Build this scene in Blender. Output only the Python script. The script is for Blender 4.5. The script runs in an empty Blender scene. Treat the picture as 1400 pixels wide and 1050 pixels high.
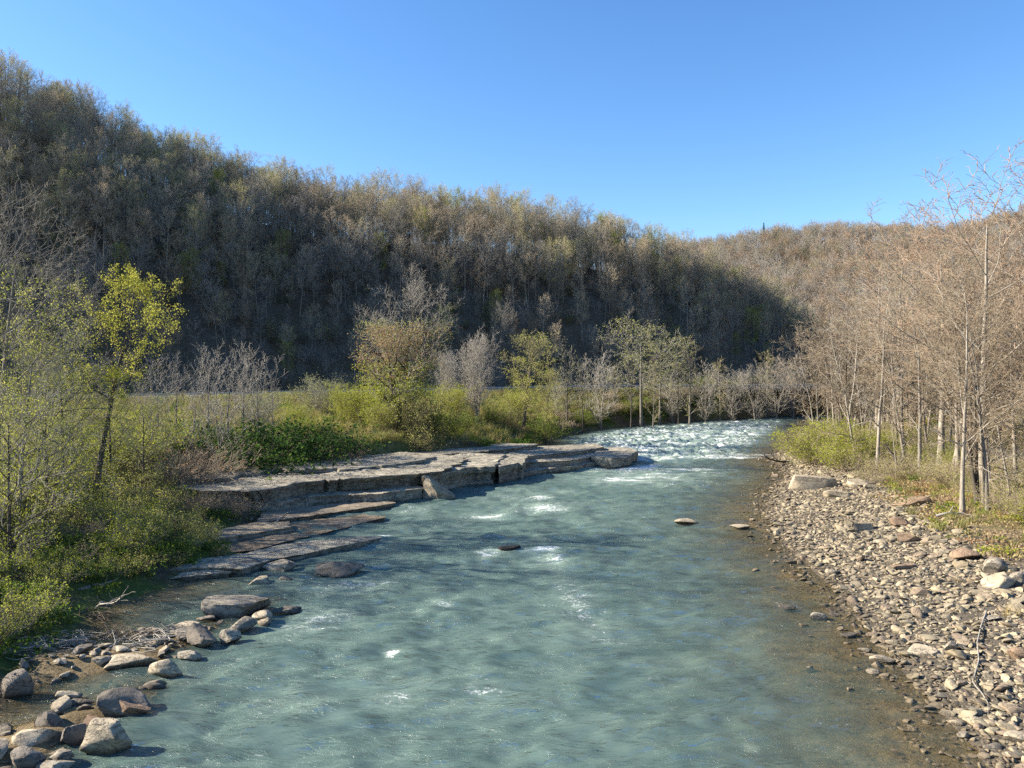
import bpy, math, random
import numpy as np
from mathutils import Vector

# ------------------------------------------------------------------ camera, sky, sun, exposure
SC = bpy.context.scene
COL = SC.collection
FPX = 1057.0                       # focal length in pixels of the 1400 px wide photograph
CAM_H = 10.0
PITCH = math.atan(20.0 / FPX)
SUN_AZ, SUN_EL = math.radians(-84), math.radians(28)

cam_d = bpy.data.cameras.new("camera")
cam = bpy.data.objects.new("camera", cam_d)
COL.objects.link(cam)
cam.location = (0, 0, CAM_H)
cam.rotation_euler = (math.radians(90) - PITCH, 0, 0)
cam_d.sensor_width = 36.0
cam_d.lens = 36.0 * FPX / 1400.0
cam_d.clip_start, cam_d.clip_end = 0.1, 6000
SC.camera = cam

world = bpy.data.worlds.new("World")
SC.world = world
world.use_nodes = True
wn, wl = world.node_tree.nodes, world.node_tree.links
wn.clear()
sky = wn.new("ShaderNodeTexSky")
sky.sky_type = 'NISHITA'
sky.sun_disc = False
sky.sun_elevation = SUN_EL
sky.sun_rotation = SUN_AZ
sky.altitude = 300
sky.air_density = 1.0
sky.dust_density = 0.3
sky.ozone_density = 3.0
hs = wn.new("ShaderNodeHueSaturation")
hs.inputs['Saturation'].default_value = 1.2
hs.inputs['Hue'].default_value = 0.504
hs.inputs['Value'].default_value = 1.0
bg = wn.new("ShaderNodeBackground")
bg.inputs['Strength'].default_value = 0.088
wo = wn.new("ShaderNodeOutputWorld")
wl.new(sky.outputs[0], hs.inputs['Color'])
wl.new(hs.outputs[0], bg.inputs[0])
wl.new(bg.outputs[0], wo.inputs[0])

sun_d = bpy.data.lights.new("sun", 'SUN')
sun_d.energy = 5.0
sun_d.angle = math.radians(0.5)
sun_d.color = (1.0, 0.90, 0.74)
sun = bpy.data.objects.new("sun", sun_d)
COL.objects.link(sun)
SUN_DIR = Vector((math.sin(SUN_AZ) * math.cos(SUN_EL), math.cos(SUN_AZ) * math.cos(SUN_EL), math.sin(SUN_EL)))
sun.rotation_euler = SUN_DIR.to_track_quat('Z', 'Y').to_euler()

SC.view_settings.view_transform = 'Standard'
SC.view_settings.look = 'None'
SC.view_settings.exposure = 1.55
SC.view_settings.gamma = 1.0
SC.view_settings.use_curve_mapping = False
SC.cycles.max_bounces = 6
SC.cycles.diffuse_bounces = 2
SC.cycles.glossy_bounces = 2
SC.cycles.transmission_bounces = 4
SC.cycles.transparent_max_bounces = 6
SC.cycles.caustics_reflective = False
SC.cycles.caustics_refractive = False
SC.cycles.use_denoising = False
SC.cycles.sample_clamp_direct = 1.8
SC.cycles.sample_clamp_indirect = 6

# ------------------------------------------------------------------ small maths
def ray(px, py):
    x, y = (px - 700.0) / FPX, (525.0 - py) / FPX
    c, s = math.cos(PITCH), math.sin(PITCH)
    return x, c + y * s, -s + y * c
def W(px, py, z=0.0):              # where the line of sight meets the height z
    x, y, zz = ray(px, py)
    t = (z - CAM_H) / zz
    return (x * t, y * t, z)
def XD(px, d):                     # lateral place of a pixel column at distance d
    return (px - 700.0) / FPX * d
def ZD(py, d):                     # height of a pixel row at distance d
    x, y, zz = ray(700, py)
    return CAM_H + zz / y * d
def fract(a): return a - np.floor(a)
def hsh(ix, iy, s): return fract(np.sin(ix * 127.1 + iy * 311.7 + s * 74.7) * 43758.5453)
def vn(x, y, s=0):
    x, y = np.asarray(x, float), np.asarray(y, float)
    ix, iy = np.floor(x), np.floor(y)
    fx, fy = x - ix, y - iy
    ux, uy = fx * fx * (3 - 2 * fx), fy * fy * (3 - 2 * fy)
    a, b = hsh(ix, iy, s), hsh(ix + 1, iy, s)
    c, d = hsh(ix, iy + 1, s), hsh(ix + 1, iy + 1, s)
    return (a + (b - a) * ux) * (1 - uy) + (c + (d - c) * ux) * uy
def fbm(x, y, s=0, o=4):
    r, a, t = 0.0, 0.5, 0.0
    for k in range(o):
        r = r + a * vn(np.asarray(x) * 2 ** k + 17.3 * k, np.asarray(y) * 2 ** k - 9.1 * k, s + k)
        t += a
        a *= 0.5
    return r / t
def sstep(a, b, x):
    t = np.clip((np.asarray(x) - a) / (b - a), 0, 1)
    return t * t * (3 - 2 * t)
def seg_dist(x, y, poly):
    d = np.full(np.shape(x), 1e9)
    for (ax, ay), (bx, by) in zip(poly[:-1], poly[1:]):
        vx, vy = bx - ax, by - ay
        t = np.clip(((x - ax) * vx + (y - ay) * vy) / (vx * vx + vy * vy + 1e-12), 0, 1)
        d = np.minimum(d, np.hypot(x - ax - t * vx, y - ay - t * vy))
    return d
def in_poly(x, y, poly):
    r = np.zeros(np.shape(x), bool)
    n = len(poly)
    for i in range(n):
        (ax, ay), (bx, by) = poly[i], poly[(i + 1) % n]
        if ay == by: continue
        r ^= ((ay > y) != (by > y)) & (x < (bx - ax) * (y - ay) / (by - ay) + ax)
    return r

# ------------------------------------------------------------------ lie of the land
def PX(lst): return [W(a, b)[:2] for a, b in lst]
LEFT_SHORE = [(-14, -80), (-14.5, 5), (-15.5, 16)] + PX([(-20, 980), (40, 915), (100, 880), (150, 826), (240, 800), (335, 762),
    (300, 740), (330, 712), (440, 690), (590, 660), (690, 640), (745, 617), (742, 601), (800, 588), (870, 581), (960, 574), (1040, 570), (1110, 566)]) + [(130, 190), (320, 215)]
RIGHT_SHORE = [(13.5, -80), (13, 10)] + PX([(1345, 1045), (1292, 980), (1222, 905), (1185, 862), (1140, 806), (1095, 765), (1062, 738), (1046, 705), (1052, 672), (1072, 652),
    (1052, 628), (1078, 610), (1092, 590), (1112, 574)]) + [(80, 160), (130, 170), (320, 195)]
SPIT = PX([(20, 915), (110, 908), (200, 900), (270, 868), (330, 838), (372, 820)])
SPIT2 = PX([(-20, 1040), (40, 1020), (110, 985), (165, 962), (205, 945)])
RIVER = LEFT_SHORE + RIGHT_SHORE[::-1]
LEDGE_POLY = [W(a, b, 1.8)[:2] for a, b in [(215, 668), (341, 673), (453, 657), (548, 649), (612, 643), (676, 637), (718, 633), (760, 630), (760, 606), (700, 606), (640, 611), (560, 617), (480, 622), (400, 628), (310, 632), (225, 640)]]
def ip(x, tab):
    return np.interp(x, [t[0] for t in tab], [t[1] for t in tab])
ROAD_Y = [(-600, -60), (-250, 20), (-140, 50), (-75, 78), (-32, 112), (8, 148), (50, 164), (90, 176), (200, 205), (400, 240)]
FOOT_Y = [(-600, 0), (-250, 62), (-140, 92), (-75, 116), (-40, 141), (8, 156), (50, 180), (90, 215), (200, 250), (400, 280)]
RIDGE = [(-600, 60, 30), (-330, 122, 42), (-230, 158, 58), (-122, 185, 70), (-108, 190, 64), (-91, 193, 55.5), (-74, 195, 49.5), (-50, 195, 43.5), (-19, 199, 42),
         (0, 204, 40), (20, 210, 37.5), (41, 216, 34), (60, 226, 28), (82, 240, 18), (101, 258, 11), (140, 290, 8), (400, 330, 8)]
RIDGE_Y = [(a, b) for a, b, c in RIDGE]
RIDGE_Z = [(a, c) for a, b, c in RIDGE]
FARZ = [(0, 60), (100, 92), (170, 100), (227, 106), (284, 111), (397, 122), (700, 150)]
def height(x, y):
    x, y = np.asarray(x, float), np.asarray(y, float)
    dl, dr = seg_dist(x, y, LEFT_SHORE), seg_dist(x, y, RIGHT_SHORE)
    inside = in_poly(x, y, RIVER)
    bed = -np.minimum(1.35 * (1 - np.exp(-(dl / 8.5) ** 1.6)), 1.5 * (1 - np.exp(-(dr / 14.0) ** 1.8))) - .03
    bed = bed + (fbm(x * 1.4, y * 1.4, 3) - .5) * .12 * np.minimum(1, np.minimum(dl, dr) / 1.0)
    for poly, amp, wd in ((SPIT, .42, 1.1), (SPIT2, .36, 1.0)):      # stony spits off the near bank
        near = (y < 42) & (x < -4)
        if near.any():
            sd_ = seg_dist(x, y, poly)
            bed = np.where(near, bed + amp * np.exp(-(sd_ / wd) ** 2), bed)
    ry, fy, gy, gz = ip(x, ROAD_Y), ip(x, FOOT_Y), ip(x, RIDGE_Y), ip(x, RIDGE_Z)
    droad = np.maximum(0, ry - 3.5 - y) * .8
    u = dl / (dl + droad + 1e-6)
    low = (1 - u) * 2.3 * (1 - np.exp(-dl / (4.0 + 5.0 * sstep(55, 42, y)))) + u * 6.3
    t = np.clip((y - fy) / (gy - fy), 0, 1)
    t = t + (fbm(x * .035, y * .035, 11) - .5) * .16 * np.sin(np.pi * t)
    prof = .25 * t + .75 * (1 - (1 - t) ** 2.3)
    hill = 6.3 + (gz - 6.3) * prof - np.maximum(0, y - gy) * .14
    left = np.where(y < ry - 3.5, low, np.where(y < fy, 6.3, hill))
    left = left + (fbm(x * .5, y * .5, 5) - .5) * .5 * sstep(0, 3, dl) * (np.abs(y - ry) > 5)
    bar = np.where(dr < 11, .10 * dr, 1.1 + .17 * (dr - 11))
    bar = np.where(dr > 20, 2.63 + .06 * (dr - 20), bar)
    bar = bar + .10 * np.maximum(0, dr - 45)
    right = bar + (fbm(x * .7, y * .7, 7) - .5) * (.12 + .5 * sstep(9, 16, dr)) * sstep(0, 2, dr)
    side = dl < dr
    z = np.where(inside, bed, np.where(side, left, right))
    far = 8 + (ip(x, FARZ) - 8) * np.clip((y - 290) / (610 - 290), 0, 1) ** 1.05 + (fbm(x * .012, y * .012, 21) - .5) * 16 * sstep(290, 420, y)
    far = np.where(y > 610, far - (y - 610) * .1, far)
    z = np.where((y > 290) & (x > -60), np.maximum(z, far), z)
    near = (x > -45) & (x < 12) & (y > 40) & (y < 95)
    if near.any():
        led = near & in_poly(x, y, LEDGE_POLY)
        z = np.where(led, np.minimum(z, 1.0), z)
    return z
def gz1(x, y): return float(height(np.array([x]), np.array([y]))[0])

# ------------------------------------------------------------------ mesh and object helpers
def mesh_np(name, V, faces, mats=(), mat_idx=None, smooth=True, attrs=None):
    me = bpy.data.meshes.new(name)
    V = np.asarray(V, np.float32).reshape(-1, 3)
    me.vertices.add(len(V))
    me.vertices.foreach_set("co", V.ravel())
    faces = [np.asarray(f, np.int32) for f in faces if len(f)]
    nl = sum(f.size for f in faces)
    nf = sum(len(f) for f in faces)
    me.loops.add(nl)
    me.polygons.add(nf)
    me.loops.foreach_set("vertex_index", np.concatenate([f.ravel() for f in faces]))
    tot = np.concatenate([np.full(len(f), f.shape[1], np.int32) for f in faces])
    st = np.zeros(nf, np.int32)
    st[1:] = np.cumsum(tot)[:-1]
    me.polygons.foreach_set("loop_start", st)
    for m in mats: me.materials.append(m)
    if mat_idx is not None:
        me.polygons.foreach_set("material_index", np.asarray(mat_idx, np.int32))
    me.polygons.foreach_set("use_smooth", np.full(nf, smooth, bool))
    for k, (typ, dat) in (attrs or {}).items():
        a = me.attributes.new(k, typ, 'POINT')
        a.data.foreach_set({'FLOAT': 'value', 'FLOAT_COLOR': 'color', 'FLOAT_VECTOR': 'vector', 'INT': 'value'}[typ], np.ascontiguousarray(dat).ravel())
    me.update(calc_edges=True)
    return me
def obj(name, me, parent=None, loc=None):
    o = bpy.data.objects.new(name, me)
    COL.objects.link(o)
    if parent is not None: o.parent = parent
    if loc is not None: o.location = loc
    return o
def tag(o, label=None, cat=None, group=None, kind=None):
    if label: o['label'] = label
    if cat: o['category'] = cat
    if group: o['group'] = group
    if kind: o['kind'] = kind
    return o
def empty(name, loc, rz=0.0, sc=1.0, label=None, cat=None, group=None):
    o = bpy.data.objects.new(name, None)
    COL.objects.link(o)
    o.location = loc
    o.rotation_euler = (0, 0, rz)
    o.scale = (sc, sc, sc) if not isinstance(sc, (tuple, list)) else sc
    o.empty_display_size = .2
    return tag(o, label, cat, group)
def join_parts(parts):             # [(V, [faces], material index)] -> V, faces, index
    Vs, Fs, Ms, off = [], [], [], 0
    for V, fs, mi in parts:
        V = np.asarray(V).reshape(-1, 3)
        for f in fs:
            if len(f):
                Fs.append(np.asarray(f) + off)
                Ms.append(np.full(len(f), mi))
        Vs.append(V)
        off += len(V)
    return np.concatenate(Vs), Fs, np.concatenate(Ms)
def scatter(name, pts, rot, scl, idx, sources, label=None):   # many alike small pieces as ONE object
    me = mesh_pts(name, pts, rot, scl, idx)
    o = obj(name, me)
    tag(o, label, None, None, 'stuff')
    col = bpy.data.collections.new(name + "_pieces")
    for s in sources: col.objects.link(s)
    ng = bpy.data.node_groups.new(name + "_scatter", 'GeometryNodeTree')
    ng.interface.new_socket("Geometry", in_out='INPUT', socket_type='NodeSocketGeometry')
    ng.interface.new_socket("Geometry", in_out='OUTPUT', socket_type='NodeSocketGeometry')
    N, L = ng.nodes, ng.links
    gi, go = N.new('NodeGroupInput'), N.new('NodeGroupOutput')
    ci = N.new('GeometryNodeCollectionInfo')
    ci.inputs['Collection'].default_value = col
    ci.inputs['Separate Children'].default_value = True
    ci.inputs['Reset Children'].default_value = True
    iop = N.new('GeometryNodeInstanceOnPoints')
    iop.inputs['Pick Instance'].default_value = True
    def attr(nm, typ):
        a = N.new('GeometryNodeInputNamedAttribute')
        a.data_type = typ
        a.inputs['Name'].default_value = nm
        return a.outputs['Attribute']
    e2r = N.new('FunctionNodeEulerToRotation')
    L.new(attr('rot', 'FLOAT_VECTOR'), e2r.inputs[0])
    L.new(gi.outputs[0], iop.inputs['Points'])
    L.new(ci.outputs[0], iop.inputs['Instance'])
    L.new(attr('idx', 'INT'), iop.inputs['Instance Index'])
    L.new(e2r.outputs[0], iop.inputs['Rotation'])
    L.new(attr('scl', 'FLOAT_VECTOR'), iop.inputs['Scale'])
    L.new(iop.outputs[0], go.inputs[0])
    md = o.modifiers.new("scatter", 'NODES')
    md.node_group = ng
    return o
def mesh_pts(name, pts, rot, scl, idx):
    me = bpy.data.meshes.new(name)
    pts = np.asarray(pts, np.float32)
    me.vertices.add(len(pts))
    me.vertices.foreach_set("co", pts.ravel())
    for k, typ, dat, key in (('rot', 'FLOAT_VECTOR', np.asarray(rot, np.float32), 'vector'), ('scl', 'FLOAT_VECTOR', np.asarray(scl, np.float32), 'vector'), ('idx', 'INT', np.asarray(idx, np.int32), 'value')):
        a = me.attributes.new(k, typ, 'POINT')
        a.data.foreach_set(key, np.ascontiguousarray(dat).ravel())
    me.update()
    return me
def source(name, me):              # a piece that only the scatters use: never linked to the scene itself
    return bpy.data.objects.new(name, me)

# ------------------------------------------------------------------ materials
class NT:
    def __init__(self, name):
        self.m = bpy.data.materials.new(name)
        self.m.use_nodes = True
        self.n, self.l = self.m.node_tree.nodes, self.m.node_tree.links
        self.n.clear()
        self.out = self.n.new('ShaderNodeOutputMaterial')
    def node(self, t, **kw):
        nd = self.n.new('ShaderNode' + t)
        for k, v in kw.items(): setattr(nd, k, v)
        return nd
    def put(self, sock, v):
        if isinstance(v, bpy.types.NodeSocket): self.l.new(v, sock)
        elif isinstance(v, (tuple, list)) and len(v) == 3 and sock.type == 'RGBA': sock.default_value = (*v, 1)
        else: sock.default_value = v
    def noise(self, scale, detail=4, rough=.55, vec=None, dist=0.0):
        nd = self.node('TexNoise')
        for k, v in (('Scale', scale), ('Detail', detail), ('Roughness', rough), ('Distortion', dist)): nd.inputs[k].default_value = v
        if vec is not None: self.l.new(vec, nd.inputs['Vector'])
        return nd.outputs['Fac']
    def mapr(self, v, a, b, c=0.0, d=1.0):
        nd = self.node('MapRange')
        self.put(nd.inputs['Value'], v)
        for k, q in (('From Min', a), ('From Max', b), ('To Min', c), ('To Max', d)): nd.inputs[k].default_value = q
        return nd.outputs[0]
    def mix(self, f, a, b, mode='MIX'):
        nd = self.node('MixRGB', blend_type=mode)
        self.put(nd.inputs[0], f); self.put(nd.inputs[1], a); self.put(nd.inputs[2], b)
        return nd.outputs[0]
    def math(self, op, a, b=0.0, clamp=False):
        nd = self.node('Math', operation=op, use_clamp=clamp)
        self.put(nd.inputs[0], a); self.put(nd.inputs[1], b)
        return nd.outputs[0]
    def pos(self): return self.node('NewGeometry').outputs['Position']
    def objc(self): return self.node('TexCoord').outputs['Object']
    def rnd(self): return self.node('ObjectInfo').outputs['Random']
    def isl(self): return self.node('NewGeometry').outputs['Random Per Island']
    def scalev(self, v, s):
        nd = self.node('Mapping')
        self.put(nd.inputs['Vector'], v)
        nd.inputs['Scale'].default_value = s
        return nd.outputs[0]
    def ramp(self, f, stops):
        nd = self.node('ValToRGB')
        cr = nd.color_ramp
        while len(cr.elements) < len(stops): cr.elements.new(.5)
        for e, (p, c) in zip(cr.elements, stops):
            e.position = p
            e.color = (*c, 1)
        self.put(nd.inputs[0], f)
        return nd.outputs[0]
    def bump(self, h, strength=.5, dist=.05):
        nd = self.node('Bump')
        self.put(nd.inputs['Height'], h)
        nd.inputs['Strength'].default_value = strength
        nd.inputs['Distance'].default_value = dist
        return nd.outputs[0]
    def surf(self, col, rough=.85, normal=None, spec=.25):
        b = self.node('BsdfPrincipled')
        self.put(b.inputs['Base Color'], col)
        self.put(b.inputs['Roughness'], rough)
        self.put(b.inputs['Specular IOR Level'], spec)
        if normal is not None: self.l.new(normal, b.inputs['Normal'])
        self.l.new(b.outputs[0], self.out.inputs[0])
        return self.m
def bark_mat(name, a, b, scale=6.0, var=.3):
    t = NT(name)
    p = t.objc()
    n = t.noise(scale, 5, .65, t.scalev(p, (1, 1, .25)))
    c = t.mix(t.mapr(n, .3, .7), a, b)
    c = t.mix(t.mapr(t.rnd(), 0, 1, 0, var), c, (a[0] * .45, a[1] * .42, a[2] * .4))
    return t.surf(c, .9, t.bump(n, .5, .03))
def leaf_mat(name, cols, trans=.45):
    t = NT(name)
    c = t.ramp(t.isl(), [(i / max(1, len(cols) - 1), q) for i, q in enumerate(cols)])
    c = t.mix(t.mapr(t.rnd(), 0, 1, 0, .3), c, tuple(.6 * q for q in cols[0]))
    d, tr, mx = t.node('BsdfDiffuse'), t.node('BsdfTranslucent'), t.node('MixShader')
    t.l.new(c, d.inputs[0]); t.l.new(c, tr.inputs[0])
    mx.inputs[0].default_value = trans
    t.l.new(d.outputs[0], mx.inputs[1]); t.l.new(tr.outputs[0], mx.inputs[2])
    t.l.new(mx.outputs[0], t.out.inputs[0])
    return t.m
M = {}
M['bark_dark'] = bark_mat('bark_dark', (.045, .038, .03), (.12, .10, .08))
M['bark_grey'] = bark_mat('bark_grey', (.13, .115, .095), (.26, .235, .20))
M['bark_pale'] = bark_mat('bark_pale', (.15, .13, .10), (.38, .34, .285), 5.0)
M['twig_grey'] = bark_mat('twig_grey', (.22, .20, .17), (.33, .305, .26))
M['twig_pale'] = bark_mat('twig_pale', (.30, .275, .235), (.44, .40, .345))
M['twig_tan'] = bark_mat('twig_tan', (.28, .222, .155), (.39, .318, .225))
M['twig_red'] = bark_mat('twig_red', (.29, .205, .145), (.39, .29, .205))
M['twig_hill'] = bark_mat('twig_hill', (.42, .345, .245), (.54, .455, .33))  # sunlit gold of the upper crowns is put into this lighter twig colour
M['twig_slope'] = bark_mat('twig_slope', (.24, .225, .20), (.34, .315, .275))  # greyer twig colour, carrying the cool shade of the lower hillside
M['twig_brown'] = bark_mat('twig_brown', (.11, .085, .06), (.19, .15, .105))
M['leaf_yellow'] = leaf_mat('leaf_yellow', [(.50, .49, .09), (.36, .39, .06), (.56, .49, .12), (.42, .45, .09)])
M['leaf_lime'] = leaf_mat('leaf_lime', [(.29, .34, .04), (.40, .42, .06), (.22, .26, .04)])
M['leaf_olive'] = leaf_mat('leaf_olive', [(.37, .39, .11), (.47, .46, .15), (.30, .32, .09)])
M['leaf_green'] = leaf_mat('leaf_green', [(.08, .15, .03), (.14, .22, .04), (.05, .10, .022)])
M['leaf_deep'] = leaf_mat('leaf_deep', [(.02, .055, .018), (.04, .09, .025), (.06, .11, .03)], .3)
M['leaf_pale'] = leaf_mat('leaf_pale', [(.30, .32, .15), (.38, .39, .20), (.25, .26, .12)])
M['leaf_rust'] = leaf_mat('leaf_rust', [(.44, .25, .12), (.36, .19, .10), (.46, .30, .15)])
M['leaf_tan'] = leaf_mat('leaf_tan', [(.40, .30, .18), (.34, .25, .15), (.45, .35, .22)])
M['straw'] = leaf_mat('straw', [(.36, .28, .13), (.28, .22, .10), (.40, .33, .17)], .3)
M['grass'] = leaf_mat('grass', [(.13, .19, .03), (.20, .25, .04), (.09, .14, .025)], .4)
M['meadow'] = leaf_mat('meadow', [(.27, .28, .09), (.33, .30, .14), (.22, .25, .06)], .4)

# ------------------------------------------------------------------ plants: vectorised branching
def unit(v): return v / (np.linalg.norm(v, axis=-1, keepdims=True) + 1e-9)
def tubes(P, R, s):
    n, k, _ = P.shape
    T = np.empty_like(P)
    T[:, 1:-1] = P[:, 2:] - P[:, :-2]
    T[:, 0] = P[:, 1] - P[:, 0]
    T[:, -1] = P[:, -1] - P[:, -2]
    T = unit(T)
    ref = np.where(np.abs(T[:, :1, 2:3]) < .8, np.array([0, 0, 1.]), np.array([1., 0, 0]))
    A = unit(np.cross(T, np.broadcast_to(ref, T.shape)))
    B = np.cross(T, A)
    a = np.arange(s) * 2 * np.pi / s
    V = P[:, :, None] + R[:, :, None, None] * (np.cos(a)[None, None, :, None] * A[:, :, None] + np.sin(a)[None, None, :, None] * B[:, :, None])
    i = np.arange(n * k * s).reshape(n, k, s)
    j = np.roll(i, -1, 2)
    F = np.stack([i[:, :-1], j[:, :-1], j[:, 1:], i[:, 1:]], -1).reshape(-1, 4)
    return V.reshape(-1, 3), F
def branch(rng, P, R, m, t0, t1, ang, length, k=5, trop=.15, wig=.12, rf=.6, tip=.25, rmin=.004):
    n, kk, _ = P.shape
    t = np.tile(np.linspace(t0, t1, m), (n, 1)) + rng.uniform(-.5, .5, (n, m)) * (t1 - t0) / max(m, 1)
    t = np.clip(t, .02, .985)
    f = t * (kk - 1)
    i0 = np.minimum(f.astype(int), kk - 2)
    fr = (f - i0)[..., None]
    r_ = np.arange(n)[:, None]
    p = P[r_, i0] * (1 - fr) + P[r_, i0 + 1] * fr
    pr = R[r_, i0] * (1 - fr[..., 0]) + R[r_, i0 + 1] * fr[..., 0]
    T = unit(P[r_, i0 + 1] - P[r_, i0])
    ref = np.where(np.abs(T[..., 2:3]) < .8, np.array([0, 0, 1.]), np.array([1., 0, 0]))
    A = unit(np.cross(T, ref))
    B = np.cross(T, A)
    az = (np.arange(m)[None] * 2.4 + rng.uniform(0, 6.28, (n, 1)) + rng.uniform(-.6, .6, (n, m)))[..., None]
    th = np.asarray(ang(t) if callable(ang) else np.full(t.shape, ang))
    th = (th * rng.uniform(.75, 1.25, t.shape))[..., None]
    D = unit(T * np.cos(th) + (A * np.cos(az) + B * np.sin(az)) * np.sin(th))
    Ln = np.asarray(length(t) if callable(length) else np.full(t.shape, length)) * rng.uniform(.65, 1.2, t.shape)
    p, D, Ln, pr = p.reshape(-1, 3), D.reshape(-1, 3), Ln.reshape(-1), pr.reshape(-1)
    out = [p]
    step = (Ln / (k - 1))[:, None]
    for q in range(k - 1):
        out.append(out[-1] + D * step)
        D = unit(D + rng.normal(0, wig, D.shape) + np.array([0, 0, trop]))
    P2 = np.stack(out, 1)
    r0 = np.maximum(pr * rf, rmin)
    R2 = r0[:, None] * np.linspace(1, tip, k)[None]
    return P2, np.maximum(R2, rmin * .7), Ln
def along(rng, P, n, t0=.25):
    i = rng.integers(0, len(P), n)
    f = rng.uniform(t0, 1, n) * (P.shape[1] - 1)
    a = np.minimum(f.astype(int), P.shape[1] - 2)
    fr = (f - a)[:, None]
    return P[i, a] * (1 - fr) + P[i, a + 1] * fr
def leaf_quads(rng, pts, size, spread, asp=.55, up=0.0):
    n = len(pts)
    c = pts + rng.normal(0, spread, (n, 3))
    a = unit(rng.normal(0, 1, (n, 3)) + np.array([0, 0, up]))
    b = unit(np.cross(a, rng.normal(0, 1, (n, 3))))
    s = (size * rng.uniform(.6, 1.3, n))[:, None]
    V = np.stack([c - a * s * .5, c + b * s * .5 * asp, c + a * s * .5, c - b * s * .5 * asp], 1)
    return V.reshape(-1, 3), np.arange(4 * n).reshape(n, 4)

def tree_geo(seed, H=15, r=.18, c0=.35, spread=4.0, n=(14, 6, 6), top=.45, ang=(1.1, .5), trop=.12, wig=.10, lean=(0, 0), bend=.3,
             twig=.012, leaves=None, fork=1, low=None, ks=(6, 5, 3), l2=.5, l3=.5, crownpow=.6):
    """trunk, crown (branches and twigs) and foliage arrays of one tree standing at the origin"""
    rng = np.random.default_rng(seed)
    k = 10
    t = np.linspace(0, 1, k)
    stems = []
    for f in range(fork):
        lx, ly = lean if fork == 1 else (lean[0] + math.cos(f * 2.3 + seed) * H * .12, lean[1] + math.sin(f * 2.3 + seed) * H * .12)
        P = np.zeros((k, 3))
        P[:, 2] = H * t * (1 if f == 0 else rng.uniform(.75, .95))
        wob = np.cumsum(rng.normal(0, bend * .12, (k, 2)), 0)
        P[:, :2] = wob * t[:, None] + np.outer(t ** 1.15, (lx, ly))
        stems.append(P)
    P0 = np.stack(stems)
    R0 = np.tile(r * (1 - .9 * t ** .9) + .012, (fork, 1))
    R0[:, 0] *= 1.35
    prof = lambda q: spread * (np.clip((q - c0) / (1 - c0), 0, 1) * 3.2 + .38) ** .4 * np.clip(1.03 - np.clip((q - c0) / (1 - c0), 0, 1) ** 1.4 * .8, .2, 1) ** crownpow
    a1 = lambda q: ang[0] + (ang[1] - ang[0]) * np.clip((q - c0) / (1 - c0), 0, 1)
    P1, R1, L1 = branch(rng, P0, R0, n[0], c0, .97, a1, prof, ks[0], trop, wig, .5, .2, twig * 1.2)
    def sub(P, R, L, m, ratio, k_, rf, t0=.2):
        mm = np.repeat(L, m).reshape(len(P), m)
        return branch(rng, P, R, m, t0, .97, .75, lambda q: mm * ratio * (1.15 - .6 * q), k_, trop * .8, wig * 1.2, rf, .35, twig)
    P2, R2, L2 = sub(P1, R1, L1, n[1], l2, ks[1], .55)
    P3, R3, L3 = sub(P2, R2, L2, n[2], l3, ks[2], .6, .12)
    tr = [tubes(P0, R0, 8) + (0,), tubes(P1, R1, 5) + (0,)]
    cr = [tubes(P2, R2, 4) + (0,), tubes(P3, R3, 3) + (0,)]
    last, P_all = P3, [P2, P3]
    if len(n) > 3:
        P4, R4, L4 = sub(P3, R3, L3, n[3], .5, 3, .7, .1)
        cr.append(tubes(P4, R4, 3) + (0,))
        last = P4
    tr = [(v, [f], m) for v, f, m in tr]
    cr = [(v, [f], m) for v, f, m in cr]
    fo = []
    if leaves:
        for q, (cnt, size, sp, zr) in enumerate(leaves):
            pts = along(rng, last, cnt * 2)
            z0, z1 = zr
            pts = pts[(pts[:, 2] > z0 * H) & (pts[:, 2] < z1 * H)][:cnt]
            v, f = leaf_quads(rng, pts, size, sp)
            fo.append((v, [f], q))
    return tr, cr, fo
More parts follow.
